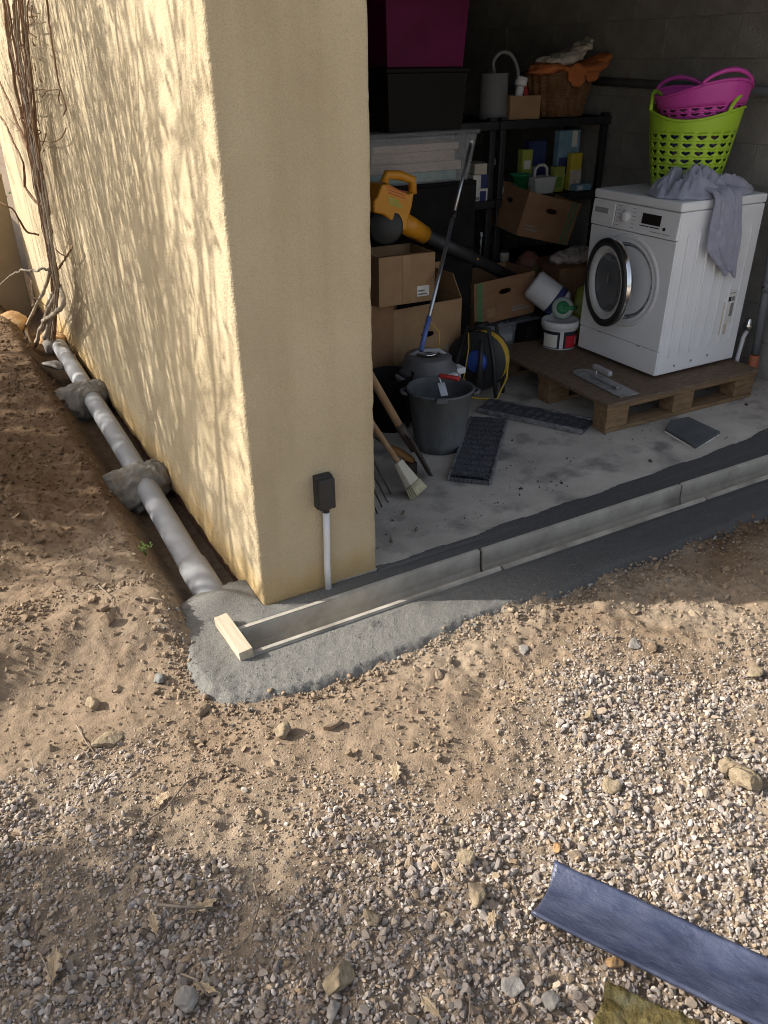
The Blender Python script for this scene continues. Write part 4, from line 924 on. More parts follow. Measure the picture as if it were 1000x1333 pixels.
# ------------------------------------------------------------------ left stack
CY0 = 1.62
cb = thing('black_cabinet', 'black low cabinet carrying the clear storage box', 'cabinet', (1.22, CY0, 0))
MB().box((0, 0, .03), (.74, .36, 1.045)).build('carcass', M_BLACKM, cb, .004)
for k in range(3): MB().box((.012, -.016, .05+.33*k), (.728, -.001, .37+.33*k)).build('drawer_front', M_BLACKM, cb, .004)
for x in (.03, .66): MB().box((x, .03, 0), (x+.05, .33, .0295)).build('plinth', M_BLACK, cb)
def crate(name, label, loc, w, d_, h, m_, lidm=None, tp_=.03, th=.004, lid=True, cat='storage box', rz=0):
    t = thing(name, label, cat, loc, (0, 0, R(rz)), None)
    mb = MB(); O = [(tp_, tp_), (w-tp_, tp_), (w-tp_, d_-tp_), (tp_, d_-tp_)]; P = [(0, 0), (w, 0), (w, d_), (0, d_)]
    def ins(Q, e): cx_, cy_ = w/2, d_/2; return [(x+(e if x < cx_ else -e), y+(e if y < cy_ else -e)) for x, y in Q]
    R4 = [(O, 0), (P, h), (ins(P, th), h), (ins(O, th), th)]; vs = [(x, y, z) for Q, z in R4 for x, y in Q]
    fs = [(4*i+k, 4*i+(k+1) % 4, 4*i+4+(k+1) % 4, 4*i+4+k) for i in range(3) for k in range(4)]+[(3, 2, 1, 0), (12, 13, 14, 15)]
    mb.add(vs, fs).build('box_body', m_, t, .006)
    e = .012
    if lid: MB().box((-e, -e, h+.001), (w+e, d_+e, h+.022)).build('lid', lidm or m_, t, .006)
    else:
        mb = MB().box((-e, -e, h-.012), (w+e, 0, h+.004)); mb.box((-e, d_, h-.012), (w+e, d_+e, h+.004)); mb.box((-e, .0, h-.012), (0, d_, h+.004)); mb.box((w, 0, h-.012), (w+e, d_, h+.004)); mb.build('rim', m_, t, .003)
    return t
crate('clear_storage_box', 'clear plastic storage box of papers under the black crate', (1.26, CY0-.015, 1.046), .68, .37, .225, M_CLEAR)
for i, (z, h, m_, x0, x1) in enumerate(((1.055, .045, M_PAPG, 1.33, 1.85), (1.101, .045, M_PAPER, 1.32, 1.88), (1.147, .05, M_PAPER, 1.34, 1.84), (1.198, .035, M_PAPER, 1.35, 1.86))):
    tag(MB().box((x0, CY0+.035, z), (x1, CY0+.29, z+h)).build('paper_stack', m_, None, .004), ['teal folders at the bottom of the clear storage box', 'thick bundle of papers resting on the teal folders', 'middle bundle of papers in the clear storage box', 'top bundle of papers in the clear storage box'][i], 'papers')
crate('black_crate', 'black plastic crate under the dark magenta storage box', (1.415, CY0+.0, 1.294), .46, .36, .255, mat('black_gloss', (.012, .011, .011), None, 4, .5, spec=.08), None, .015)
crate('magenta_storage_box', 'dark magenta plastic storage box at the top of the stack', (1.40, CY0-.01, 1.574), .47, .38, .36, M_MAGT, None, .02)
crate('maroon_crate', 'dark maroon crate beside the black crate behind the pillar edge', (.86, CY0+.02, 1.046), .36, .34, .78, mat('maroon', (.07, .012, .014), None, 4, .5), None, .01)
cb2 = thing('black_cabinet', 'black cabinet hidden behind the pillar edge carrying the maroon crate', 'cabinet', (.80, CY0+.01, 0))
MB().box((0, 0, 0), (.41, .35, 1.045)).build('carcass', M_BLACKM, cb2, .004)
# ------------------------------------------------------------------ boxes on the floor
carton('cardboard_box', 'plain brown cardboard box holding up the yellow leaf blower', (1.18, 1.30, .545), (0, 0, -3), .31, .26, .235, M_CARD, ((0, 100, .10),), False, marks=((.42, .56, .0, 1, M_TAPE), (.68, .9, .12, .34, M_LABW), (.7, .86, .15, .18, M_INK), (.7, .82, .22, .25, M_INK)))
carton('cardboard_box', 'wide cardboard box with a hand hole under the silver pole', (1.29, 1.36, .0), (0, 0, 3), .44, .24, .50, M_CARD, ((2, 14, .16), (1, 25, .15)), True, marks=((.10, .26, .30, .33, M_INK), (.10, .22, .26, .28, M_INK), (.74, .92, .16, .36, M_CARD2), (.78, .82, .40, .52, M_INK), (.85, .89, .40, .52, M_INK)))
carton('cardboard_box', 'cardboard box hidden behind the vacuum cleaner', (1.10, 1.34, .0), (0, 0, 0), .185, .24, .54, M_CARD2, (), False, lidded=True)
carton('cardboard_box', 'tall open cardboard box with raised flaps behind the wide box', (1.79, 1.74, .30), (0, 0, 6), .26, .22, .34, M_CARD, ((0, 8, .14),), False)
crate('clear_storage_box', 'clear plastic storage box on the floor under the brown handled box', (1.96, 1.56, .001), .45, .32, .235, M_CLEAR, None, .02)
for i, (z, m_) in enumerate(((.008, M_DBLUE), (.06, M_LGREEN), (.115, M_LABW))): tag(MB().box((2.01, 1.60, z), (2.36, 1.84, z+.05)).build('folded_linen', m_, None, .012), ['dark blue linen at the bottom of the floor storage box', 'yellow green linen in the middle of the floor storage box', 'white linen at the top of the floor storage box'][i], 'linen')
carton('cardboard_box', 'brown open box with hand holes on top of the clear floor box', (1.955, 1.57, .262), (0, -4, -2), .42, .29, .245, M_CARD2, (), True, strip=True, marks=((.62, .9, .16, .20, M_INK), (.62, .82, .24, .27, M_INK), (.2, .34, .14, .34, M_CARD)))
wb3 = thing('support_crate', 'dark crate standing under the tall open cardboard box', 'crate', (1.76, 1.72, 0)); MB().box((0, 0, .0), (.2, .26, .298)).build('crate_body', M_BLACKM, wb3, .004)
# paper bag
tag(MB().taper((1.80, 1.66), (1.93, 1.73), (1.79, 1.655), (1.945, 1.74), .0, .60).build('paper_bag', mat('kraft_bag', (.45, .36, .24), (.55, .45, .31), 12, .9, .5, 30), None, .004), 'pale kraft paper bag standing between the cardboard boxes', 'paper bag')

# ------------------------------------------------------------------ leaf blower
P0 = Vector(at(515, 285, 1.42)); P1 = Vector(at(548, 300, 1.47)); P2 = Vector(at(620, 338, 1.62)); P3 = Vector(at(688, 372, 1.74))
lb = thing('leaf_blower', 'yellow leaf blower with long black tube lying on the boxes', 'leaf blower', P0)
yb = 1.40
def pf(px, py, y=yb): return Vector(at(px, py, y))-P0
outl = [(487, 262), (492, 255), (500, 228), (505, 223), (512, 223), (536, 229), (541, 234), (541, 246), (537, 268), (533, 282), (540, 290), (531, 314), (520, 308), (514, 296), (506, 284), (487, 277)]
hole = [(506, 231), (534, 240), (533, 249), (507, 236)]
def slab(name, pts, y0, y1, m_, par, bev=.01):
    a = [pf(x, y, y0) for x, y in pts]; b = [p+Vector((0, y1-y0, 0)) for p in a]; n_ = len(a)
    return MB().add(a+b, [tuple(range(n_)), tuple(range(n_, 2*n_))[::-1]]+[(i, (i+1) % n_, n_+(i+1) % n_, n_+i) for i in range(n_)]).build(name, m_, par, bev, seg=3)
slab('motor_body', [(487, 262), (492, 256), (498, 240), (507, 240), (532, 253), (540, 250), (537, 268), (533, 284), (530, 300), (518, 302), (510, 288), (500, 280), (487, 277)], yb, yb+.13, M_YEL, lb)
P_ = [pf(500, 238, yb+.03), pf(504, 227, yb+.03), pf(520, 228, yb+.03), pf(537, 234, yb+.03), pf(537, 252, yb+.03)]
MB().tube(P_, .022, 12).build('grip_handle', M_YEL, lb)
for k in range(3): slab('red_stripe', [(504+k, 246+4*k-4), (528, 254+4*k-4), (528, 255.2+4*k-4), (504+k, 247.2+4*k-4)], yb-.0015, yb+.002, M_REDP, lb, 0)
for k in range(3): slab('green_mark', [(505+k, 256+4*k), (520+2*k, 261+4*k), (520+2*k, 263.5+4*k), (505+k, 258.5+4*k)], yb-.0015, yb+.002, M_LGREEN, lb, 0)
mh = MB(); a, b = pf(500, 294, yb+.03), pf(500, 294, yb+.14)
mm, ln = frame(a-Vector((0, .02, 0)), b); mh.lathe([(0, 0), (.075, 0), (.085, .01), (.088, ln), (0, ln)], 28, mm).build('fan_housing', M_BLACK, lb)
a, b = pf(522, 288, yb+.05), pf(553, 306, yb+.08)
mm, ln = frame(a, b); MB().lathe([(.050, 0), (.050, ln*.4), (.044, ln), (0, ln)], 24, mm).build('nozzle', M_YEL, lb)
MB().tube([b-(b-a).normalized()*.02, P2-P0, P3-P0], [.036, .034, .030], 20).build('blower_tube', M_BLACK, lb)
mm, ln = frame(P2-P0+Vector((-.05, -.034, .03)), P2-P0+Vector((-.02, -.036, .015))); MB().box((-.008, -.004, 0), (.008, .004, .04), mm).build('yellow_clip', M_YEL, lb)

# ------------------------------------------------------------------ pole
a, b = Vector(at(548, 457, 1.10)), Vector(at(614, 183, 1.54))
po = thing('telescopic_pole', 'thin silver telescopic pole leaning up against the storage boxes', 'pole', a); d_ = b-a
MB().tube([(0, 0, 0), d_*.62], .0105, 14).build('lower_tube', M_STEEL, po); MB().tube([d_*.655, d_*.985], .0085, 14).build('upper_tube', M_STEEL, po)
MB().tube([d_*.62, d_*.655], .0125, 14).build('lock_collar', M_BLACK, po); MB().tube([d_*.985, d_*1.0], .010, 12).build('tip', M_WHITE2, po)
MB().tube([d_*-.0, d_*.16], .0125, 14).build('blue_grip', mat('pole_blue', (.10, .16, .42), None, 6, .4), po)
# ------------------------------------------------------------------ vacuum cleaner
vx, vy = 1.36, 1.13
vc = thing('vacuum_cleaner', 'black canister vacuum cleaner with silver top behind the bucket', 'vacuum cleaner', (vx, vy, 0))
MB().lathe([(0, .02), (.15, .02), (.155, .03), (.158, .215), (.150, .22), (0, .22)], 40).build('tank', M_BLACK, vc)
MB().ring([(.160, .20), (.170, .205), (.170, .235), (.158, .24), (.15, .22)], 40).build('band', M_GREYP, vc)
MB().lathe([(.150, .236), (.156, .245), (.150, .262), (.125, .285), (.118, .315), (.110, .325), (.065, .328), (.055, .320), (0, .318)], 40).build('motor_head', mat('vac_grey', (.12, .115, .115), None, 5, .4), vc)
MB().box((-.055, -.168, .235), (.075, -.130, .262)).build('latch', M_WHITE2, vc, .006)
MB().box((.105, -.11, .230), (.160, -.04, .262)).build('latch', M_WHITE2, vc, .006)
MB().tube([(-.11, .05, .30), (-.04, .02, .345), (.05, -.02, .345), (.11, -.04, .30)], .011, 10).build('carry_handle', M_GREYP, vc)
MB().ring([(.020, .326), (.05, .330), (.05, .338), (.02, .338)], 28).build('motor_cap', M_CHROME, vc)
for k in range(4): MB().tube([(.12*math.cos(R(45+90*k)), .12*math.sin(R(45+90*k)), .02), (.12*math.cos(R(45+90*k)), .12*math.sin(R(45+90*k)), .0)], .018, 12).build('castor', M_BLACK, vc)
bx_ = thing('black_bin', 'open black tub standing beside the vacuum cleaner', 'tub', (1.13, 1.10, 0)); MB().lathe([(0, .01), (.09, .0), (.11, .27), (.115, .275), (.105, .275), (.085, .02), (0, .02)], 32).build('tub_body', M_BLACKM, bx_)
wl = MB().tube([(1.42, 1.13, .30), (1.44, 1.15, .42), (1.40, 1.17, .47), (1.36, 1.18, .45)], .003, 8).build('wire_loop', M_YCAB); tag(wl, 'thin yellowish wire loop standing above the vacuum cleaner', 'wire')
# ------------------------------------------------------------------ cable reel
rx, ry = 1.755, 1.245
re = thing('cable_reel', 'black cable reel wound with yellow cable and blue hub', 'cable reel', (rx, ry, 0), (R(-8), 0, R(-52)))
Mr = T(0, 0, .19, 90)
for z in (-.06, .052): MB().lathe([(.020, z), (.155, z), (.160, z+.004), (.155, z+.008), (.02, z+.008)], 48, Mr).build('flange', M_BLACK, re)
cab = MB()
for j in range(4):
    for k in range(8): cab.ring([(.125+.008*j-.0+.0055*math.cos(t_), -.046+.0125*k+.0055*math.sin(t_)) for t_ in [2*math.pi*i/6 for i in range(6)]], 40, Mr)
cab.build('wound_cable', M_YCAB, re)
MB().lathe([(0, -.05), (.09, -.05), (.09, .05), (0, .05)], 32, Mr).build('drum_core', M_BLACK, re)
MB().lathe([(0, .0605), (.058, .0605), (.062, .070), (.05, .085), (0, .088)], 28, Mr).build('hub', M_BLUEP, re)
MB().tube([(-.13, -.075, .005), (-.10, -.078, .20), (-.055, -.075, .37), (.055, -.075, .37), (.10, -.078, .20), (.13, -.075, .005)], .011, 10).build('stand_frame', M_BLACK, re)
MB().tube([(-.13, .075, .005), (-.10, .078, .20), (-.055, .075, .37), (.055, .075, .37), (.10, .078, .20), (.13, .075, .005)], .011, 10).build('stand_frame', M_BLACK, re)
MB().tube([(0, -.08, .37), (0, .08, .37)], .016, 12).build('carry_grip', M_BLACK, re)
MB().tube([(-.05, -.085, .34), (-.04, -.09, .26), (-.05, -.095, .12), (-.06, -.10, .06)], .004, 8).build('loose_cable', M_YCAB, re)
MB().tube([(.17, -.05, .20), (.172, -.05, .12), (.14, -.09, .01), (.05, -.12, .006), (-.08, -.12, .006)], .005, 8).build('loose_cable', M_YCAB, re)
MB().tube([(-.04, -.115, .0), (-.045, -.112, .06), (-.05, -.11, .10)], [.022, .018, .010], 14).build('plug', M_YCAB, re)
MB().tube([(.03, -.10, .31), (.035, -.11, .2), (.04, -.115, .05)], [.014, .012, .026], 14).build('black_plug', M_BLACK, re)
# ------------------------------------------------------------------ rubber bucket
bk = thing('builders_bucket', 'scuffed dark grey rubber bucket on the garage floor', 'bucket', (1.205, .775, 0), (0, 0, R(-30)))
MB().lathe([(0, .012), (.105, .012), (.098, .0), (.108, .002), (.118, .05), (.146, .285), (.154, .288), (.156, .296), (.150, .30), (.143, .296), (.138, .27), (.108, .02), (0, .02)], 48, None, True, lambda k, n_: 1+.02*math.cos(2*2*math.pi*k/n_)+.012*math.cos(5*2*math.pi*k/n_)).build('bucket_wall', M_RUB, bk)
MB().lathe([(0, .16), (.120, .16), (.1205, .165), (0, .165)], 40).build('residue', M_BLACKM, bk)
for s2 in (-1, 1): MB().tube([(s2*.15, -.03, .275), (s2*.172, -.022, .278), (s2*.178, 0, .28), (s2*.172, .022, .278), (s2*.15, .03, .275)], .009, 8).build('handle_lug', M_RUB, bk)
MB().tube([(.165*math.cos(a), .16*math.sin(a), .29+.0*a-.02*math.sin(a)) for a in [math.pi*k/16 for k in range(17)]], .0035, 6).build('bail_wire', M_IRON, bk)
MB().taper((-.03, -.175), (.03, -.15), (-.022, -.172), (.022, -.15), .282, .305).build('pouring_lip', M_RUB, bk, .004)
a, b = Vector(on(572, 489, 2, .325)), Vector(on(598, 493, 2, .325))
tk = thing('jointing_trowel', 'small trowel with red handle laid across the bucket rim', 'trowel', a, (0, 0, 0))
d_ = b-a; MB().tube([(0, 0, 0), d_*.1, d_*.5, d_*.95, d_], [.008, .012, .011, .013, .010], 12).build('red_handle', M_REDP, tk)
e_ = Vector(on(578, 512, 2, .26))-a; MB().tube([d_*.0, d_*-.06+Vector((0, -.01, -.01)), e_*.5], .005, 8).build('shank', M_STEEL, tk)
mm, ln = frame(e_*.4, e_*1.15); MB().box((-.018, -.0015, 0), (.018, .0015, ln), mm).build('blade', M_ALU, tk, .001)

# ------------------------------------------------------------------ wrapped gratings on the floor
def wrapped(label, pts, h, z0=0):
    q = [Vector(on(x, y, 2, h+z0)) for x, y in pts]; c = sum(q, Vector())/4; u = ((q[1]+q[2])-(q[0]+q[3]))/2; v = ((q[2]+q[3])-(q[0]+q[1]))/2
    t = thing('wrapped_grating', label, 'grating', (c.x, c.y, z0), (0, 0, math.atan2(v.y, v.x)), 'channel gratings wrapped in black film')
    L, w = v.length/2, u.length/2; n1_, n2_ = 44, 16; vs = []; fs = []
    for i in range(n1_+1):
        for j in range(n2_+1):
            x = -L+2*L*i/n1_; y = -w+2*w*j/n2_; z = h+.0045*math.sin(i*1.75+.5*math.sin(j))*(1 if 0 < j < n2_ else 0)+.004*float(vnoise(x*40, y*25, 0, 5))
            vs.append((x, y, z))
    fs = [(i*(n2_+1)+j, (i+1)*(n2_+1)+j, (i+1)*(n2_+1)+j+1, i*(n2_+1)+j+1) for i in range(n1_) for j in range(n2_)]
    mb = MB().add(vs, fs, None, True); mb.box((-L, -w, .001), (L, w, h-.006)); mb.build('wrapped_body', M_FILM, t)
    for s2 in (-1, 1): MB().box((-L, s2*(w+.004)-.006, .001), (L, s2*(w+.004)+.006, h+.003)).build('edge_rail', M_FILME, t, .003)
    return t
wrapped('film wrapped grating lying in front of the rubber bucket', ((617, 539), (657, 548), (636, 627), (587, 617)), .028)
wrapped('film wrapped grating lying between the bucket and the pallet', ((634, 519), (627, 531), (756, 560), (776, 546)), .024)
# ------------------------------------------------------------------ tools leaning inside the pillar
a, b = Vector(on(536, 628, 2, .06)), Vector((.60, .80, .62))
br = thing('yard_broom', 'worn yard brush with cream bristles leaning behind the pillar', 'broom', (a.x, a.y, 0))
d_ = (b-a); o_ = Vector((a.x, a.y, 0)); MB().tube([a-o_+d_*.12, b-o_], .0125, 12).build('handle', M_HANDLE, br)
hd = d_.normalized()
mm, ln = frame(a-o_-hd*.005, a-o_+hd*.11); MB().taper((-.038, -.018), (.038, .018), (-.022, -.013), (.022, .013), 0, .11, mm).build('brush_head', M_STICKB, br, .006)
bq = MB(); mm, ln = frame(a-o_-hd*.055, a-o_-hd*.004)
for i in range(9):
    for j in range(4): bq.tube([(-.042+.0105*i, -.018+.012*j, .0), (-.036+.009*i, -.015+.010*j, .05)], [.0058, .0042], 6, True, mm)
bq.build('bristles', M_BRIST, br)
a, b = Vector((.985, .52, .012)), Vector((.60, .66, .80))
shv = thing('shovel', 'rusty shovel with worn wooden handle behind the pillar', 'shovel', a)
d_ = b-a; MB().tube([d_*.25, d_], .017, 12).build('handle', M_HANDLE, shv); MB().tube([d_*.16, d_*.32], [.014, .021], 12).build('ferrule', M_IRON, shv)
hd = d_.normalized(); sdv = hd.cross(Vector((0, 0, 1))).normalized(); nv = sdv.cross(hd)
vs = []
for i in range(9):
    t = i/8; wv_ = .085*(1-.55*max(0, (t-.55)/.45)**2) if t < 1 else .03
    for j in range(7):
        s2 = -1+2*j/6; vs.append(-hd*(.0)+hd*(.24*(1-t))+sdv*(s2*wv_)+nv*(.018*s2*s2))
fs = [(i*7+j, i*7+j+1, (i+1)*7+j+1, (i+1)*7+j) for i in range(8) for j in range(6)]
o = MB().add(vs, fs, None, True).build('blade', M_IRON, shv); sd_ = o.modifiers.new('s', 'SOLIDIFY'); sd_.thickness = .003
a, b = Vector((.70, .40, .0)), Vector((.50, .62, .62))
pk = thing('spade_fork', 'dark iron garden fork standing in the corner behind the pillar', 'garden fork', a)
d_ = b-a; hd = d_.normalized(); sdv = hd.cross(Vector((0, 0, 1))).normalized()
MB().tube([d_*.35, d_], .015, 12).build('handle', M_HANDLE, pk); MB().tube([hd*.20-sdv*.08, hd*.235-sdv*.04, hd*.25, hd*.235+sdv*.04, hd*.20+sdv*.08], .010, 10).build('crossbar', M_IRON, pk)
for s2 in (-.08, -.027, .027, .08): MB().tube([hd*.21+sdv*s2, hd*.005+sdv*s2*1.1], [.007, .003], 8).build('tine', M_IRON, pk)
MB().tube([hd*.24, d_*.4], [.012, .018], 10).build('ferrule', M_IRON, pk)
tg = thing('hand_saw', 'tool with orange wooden grip lying behind the rubber bucket side', 'hand tool', (.86, .63, .03))
MB().tube([(0, 0, .10), (.03, -.015, .08), (.075, -.035, .045), (.09, -.045, .03)], [.014, .018, .017, .012], 12).build('grip', mat('orange_wood', (.42, .20, .07), (.5, .26, .1), 8, .5), tg)
MB().tube([(0, 0, .10), (-.2, .1, .28)], [.008, .006], 10).build('shaft', M_IRON, tg)
MB().box((.06, -.06, -.03), (.10, -.02, .0295)).build('foot', M_IRON, tg)

# ------------------------------------------------------------------ jug and green bag by the machine
j0 = Vector((2.30, 1.56, .52)); j0 = Vector(at(698, 372, 1.50)); j1 = Vector(at(728, 395, 1.40))
jg = thing('white_jug', 'white plastic jug with dark blue band lying on its side', 'jug', (2.35, 1.50, .25))
jo = Vector((2.35, 1.50, .25)); mm, ln = frame(j0-jo, j1-jo)
MB().lathe([(0, -.03), (.07, -.03), (.086, -.015), (.088, ln), (.080, ln+.02), (.04, ln+.045), (.025, ln+.05), (0, ln+.05)], 36, mm).build('jug_body', M_WHITE2, jg)
MB().ring([(.0885, ln-.045), (.0895, ln-.045), (.0895, ln-.005), (.0885, ln-.005)], 36, mm).build('blue_band', M_DBLUE, jg)
sb_ = thing('support_box', 'small dark box under the white plastic jug', 'box', (2.35, 1.47, 0)); MB().box((-.10, -.02, 0), (.10, .12, .245)).build('box_body', M_BLACKM, sb_, .004)
gc = thing('scrubbing_brush', 'round clear and green brush head resting on the white tub lid', 'brush', (wb[0]+.02, wb[1]+.02, ZW+.16))
mm, ln = frame((-.005, -.01, .055), (-.035, -.05, .075))
MB().lathe([(0, 0), (.058, .0), (.062, .006), (.058, .014), (.045, .02), (0, .022)], 28, mm).build('disc', mat('pale_green', (.30, .36, .33), None, 8, .4), gc)
MB().lathe([(0, .0225), (.036, .0225), (.030, .034), (0, .036)], 24, mm).build('green_pad', M_GREEN, gc)
MB().tube([(-.03, -.045, .072), (.02, -.06, .062), (.06, -.05, .06)], .010, 10).build('green_handle', M_GREEN, gc)
heap('green_bag', M_LGREEN, [((2.68, 1.47, .10), (.14, .10, .12)), ((2.70, 1.46, .26), (.13, .09, .12)), ((2.72, 1.46, .37), (.10, .07, .06))], 'olive green bag stuffed behind the washing machine', 'bag', .014, .014, 8, 13)
heap('garden_sack', mat('red_sack', (.10, .03, .025), (.2, .07, .05), 22, .6, c3=(.09, .14, .03), s3=18), [((2.52, 1.83, .50), (.09, .06, .08)), ((2.49, 1.84, .34), (.09, .06, .16)), ((2.5, 1.84, .13), (.09, .06, .16))], 'dark red and green printed sack in front of the shelving', 'sack', .013, .012, 9, 17)

# ------------------------------------------------------------------ blue film wrapped channel and mossy stone in the foreground
q = [Vector(on(x, y, 2, .05)) for x, y in ((722, 1116), (692, 1178))]
dirv = (Vector(on(1000, 1240, 2, .05))-q[0]).normalized(); c0 = (q[0]+q[1])/2; wv_ = (q[0]-q[1]).length/2
bl = thing('wrapped_channel', 'blue film wrapped drain channel length lying on the gravel', 'drain channel', (c0.x, c0.y, 0), (0, R(1.2), math.atan2(dirv.y, dirv.x)))
n1_, n2_, L = 70, 20, .98; vs = []
ww = .072; zb = float(G(c0.x, c0.y))+.006
def trough(x, s2, off):
    z = .040+.019*s2*s2*(1.0 if off else 1)+.0016*float(fbm(x*14+s2*2, s2*5+x*6, 0, 3, 3))+.0012*max(0, float(fbm(x*30+s2*6, s2*4-x*20, 0, 13, 2)))
    return z-(0 if off else .0)
for i in range(n1_+1):
    x = L*i/n1_
    for j in range(n2_+1):
        s2 = -1+2*j/n2_; y = ww*s2+.0022*float(vnoise(x*18, s2*3, 0, 8)); xe = x+(.010*(1-s2*s2) if i == 0 else 0)
        vs.append((xe, y, zb+trough(x, s2, True)))
k = n2_+1; fs = [(i*k+j, (i+1)*k+j, (i+1)*k+j+1, i*k+j+1) for i in range(n1_) for j in range(n2_)]
bo = len(vs)
for i in range(n1_+1):
    x = L*i/n1_
    for j in range(n2_+1):
        s2 = -1+2*j/n2_; xe = x+(.010*(1-s2*s2) if i == 0 else 0); vs.append((xe, ww*s2*.97, zb+trough(x, s2, True)-.014-.004*(1-s2*s2)))
fs += [(bo+i*k+j, bo+i*k+j+1, bo+(i+1)*k+j+1, bo+(i+1)*k+j) for i in range(n1_) for j in range(n2_)]
fs += [(i*k, bo+i*k, bo+(i+1)*k, (i+1)*k) for i in range(n1_)]+[(i*k+n2_, (i+1)*k+n2_, bo+(i+1)*k+n2_, bo+i*k+n2_) for i in range(n1_)]+[(j, j+1, bo+j+1, bo+j) for j in range(n2_)]
MB().add(vs, fs, None, True).build('wrapped_trough', M_BLUEF, bl)
q = [Vector(on(x, y, 2, .035)) for x, y in ((793, 1273), (770, 1345), (860, 1400), (1010, 1390), (915, 1322), (850, 1294))]
c0 = sum(q, Vector())/len(q)
mb = MB(); me = None
ms = thing('mossy_slab', 'olive mossy stone slab lying beside the blue wrapped channel', 'stone slab', (c0.x, c0.y, float(G(c0.x, c0.y))-.005))
bm = bmesh.new(); vv = [bm.verts.new((p.x-c0.x, p.y-c0.y, .042)) for p in q]; f_ = bm.faces.new(vv)
ex = bmesh.ops.extrude_face_region(bm, geom=[f_]); bmesh.ops.translate(bm, verts=[g for g in ex['geom'] if isinstance(g, bmesh.types.BMVert)], vec=(0, 0, -.045))
bmesh.ops.triangulate(bm, faces=bm.faces); bmesh.ops.subdivide_edges(bm, edges=bm.edges, cuts=5, use_grid_fill=True); bmesh.ops.subdivide_edges(bm, edges=bm.edges, cuts=3, use_grid_fill=True)
bmesh.ops.recalc_face_normals(bm, faces=bm.faces)
P = np.array([w.co[:] for w in bm.verts]); nz_ = .010*fbm3v(P, 22, 4, 3)+.007*fbm3v(P, 70, 6, 3)
for w, d2 in zip(bm.verts, nz_): w.co += w.normal*float(d2)
me = bpy.data.meshes.new('slab'); bm.to_mesh(me); bm.free(); me.polygons.foreach_set('use_smooth', [True]*len(me.polygons))
link('slab', me, M_MOSS, ms)

# ------------------------------------------------------------------ gravel, clods, stones
def stone_shapes(n, sub, seed):
    r = []
    for i in range(n):
        v, f = IC[sub]; v = v.copy(); rs_ = np.random.RandomState(seed+i)
        for c in range(9):
            nn2 = rs_.normal(size=3); nn2 /= np.linalg.norm(nn2); h = rs_.uniform(.36, .78); v -= np.outer(np.maximum(0, v@nn2-h)*.97, nn2)
        nu = v/np.linalg.norm(v, axis=1)[:, None]; v = v+nu*((.22 if seed >= 500 else .12)*fbm3v(nu, 2.4 if seed < 500 else 3.5, seed+i, 3))[:, None]
        v = v*np.array([rs_.uniform(.85, 1.35), rs_.uniform(.75, 1.0), rs_.uniform(.5, .8)]); r.append((v, f))
    return r
def rotm(n, rs_, tilt=1.0):
    q = rs_.normal(size=(n, 4)); q[:, 1:3] *= tilt; q /= np.linalg.norm(q, axis=1)[:, None]; w, x, y, z = q.T
    return np.stack([1-2*(y*y+z*z), 2*(x*y-z*w), 2*(x*z+y*w), 2*(x*y+z*w), 1-2*(x*x+z*z), 2*(y*z-x*w), 2*(x*z-y*w), 2*(y*z+x*w), 1-2*(x*x+y*y)], -1).reshape(n, 3, 3)
def scatter(name, pts, size, shapes, cols, mat_, lift, rs_, smooth, tilt=.6):
    n_ = len(pts); Vs = []; Fs = []; Cs = []; off_ = 0
    which = rs_.randint(len(shapes), size=n_)
    for k, (v, f) in enumerate(shapes):
        ix = np.where(which == k)[0]
        if not len(ix): continue
        Rm = rotm(len(ix), rs_, tilt); P = np.einsum('nij,vj->nvi', Rm, v)*size[ix][:, None, None]
        x, y = pts[ix, 0], pts[ix, 1]; z = G(x, y)+size[ix]*lift[ix]
        P = P+np.stack([x, y, z], -1)[:, None, :]
        Vs.append(P.reshape(-1, 3)); nv = len(v)
        Fs.append((f[None]+(np.arange(len(ix))*nv)[:, None, None]).reshape(-1, 3)+off_); off_ += len(ix)*nv
        Cs.append(np.repeat(cols[ix], nv, axis=0))
    me = mesh_np(name, np.concatenate(Vs), np.concatenate(Fs), mat_, np.concatenate(Cs), smooth)
    return link(name, me, None)
rs_ = np.random.RandomState(11)
def away(x, y, r=0.0):              # not on the concrete, not in the trench
    a = inpoly(apoly, x, y) | (dpoly(apoly, x, y) < .008+r)
    return ~a & ~((x > -.02) & (y > -.02)) & ~((x > -.2) & (y > .1))
# candidate stones
n_ = 158000
x = rs_.uniform(-1.35, 1.9, n_); y = rs_.uniform(-1.9, -.35, n_)
inside = inpoly(gpoly, x, y); dg_ = np.where(inside, 1, -1)*dpoly(gpoly, x, y)+.12*fbm(x*4.5, y*4.5, 0, 91, 3)
patch = sst(-.22, .14, dg_); patch *= 1-.6*sst(.05, .35, fbm(x*5, y*5, 0, 93, 3))*sst(.5, .1, dg_)
PXn = (np.stack([x, y, 0*x], -1)-CP)@CM; u_ = 500+F*PXn[:, 0]/PXn[:, 2]; v_ = 666.5+F*PXn[:, 1]/PXn[:, 2]
inv_ = (u_ > -120) & (u_ < 1120) & (v_ < 1450)          # thin out where neither this view nor a step to the side looks
prob = (.06+.66*patch)*np.where(inv_, 1, .05)
ok = (rs_.rand(n_) < prob) & away(x, y)
pts = np.stack([x, y], -1)[ok]; pk_ = patch[ok]
size = np.clip(rs_.lognormal(math.log(.0052), .38, len(pts)), .0023, .0135)*(.55+.45*pk_)
PAL = np.array([(.32, .265, .225), (.40, .34, .29), (.27, .235, .21), (.47, .41, .355), (.37, .265, .17), (.29, .26, .24), (.43, .33, .225), (.36, .305, .26), (.20, .17, .15), (.52, .46, .40), (.33, .24, .155)])
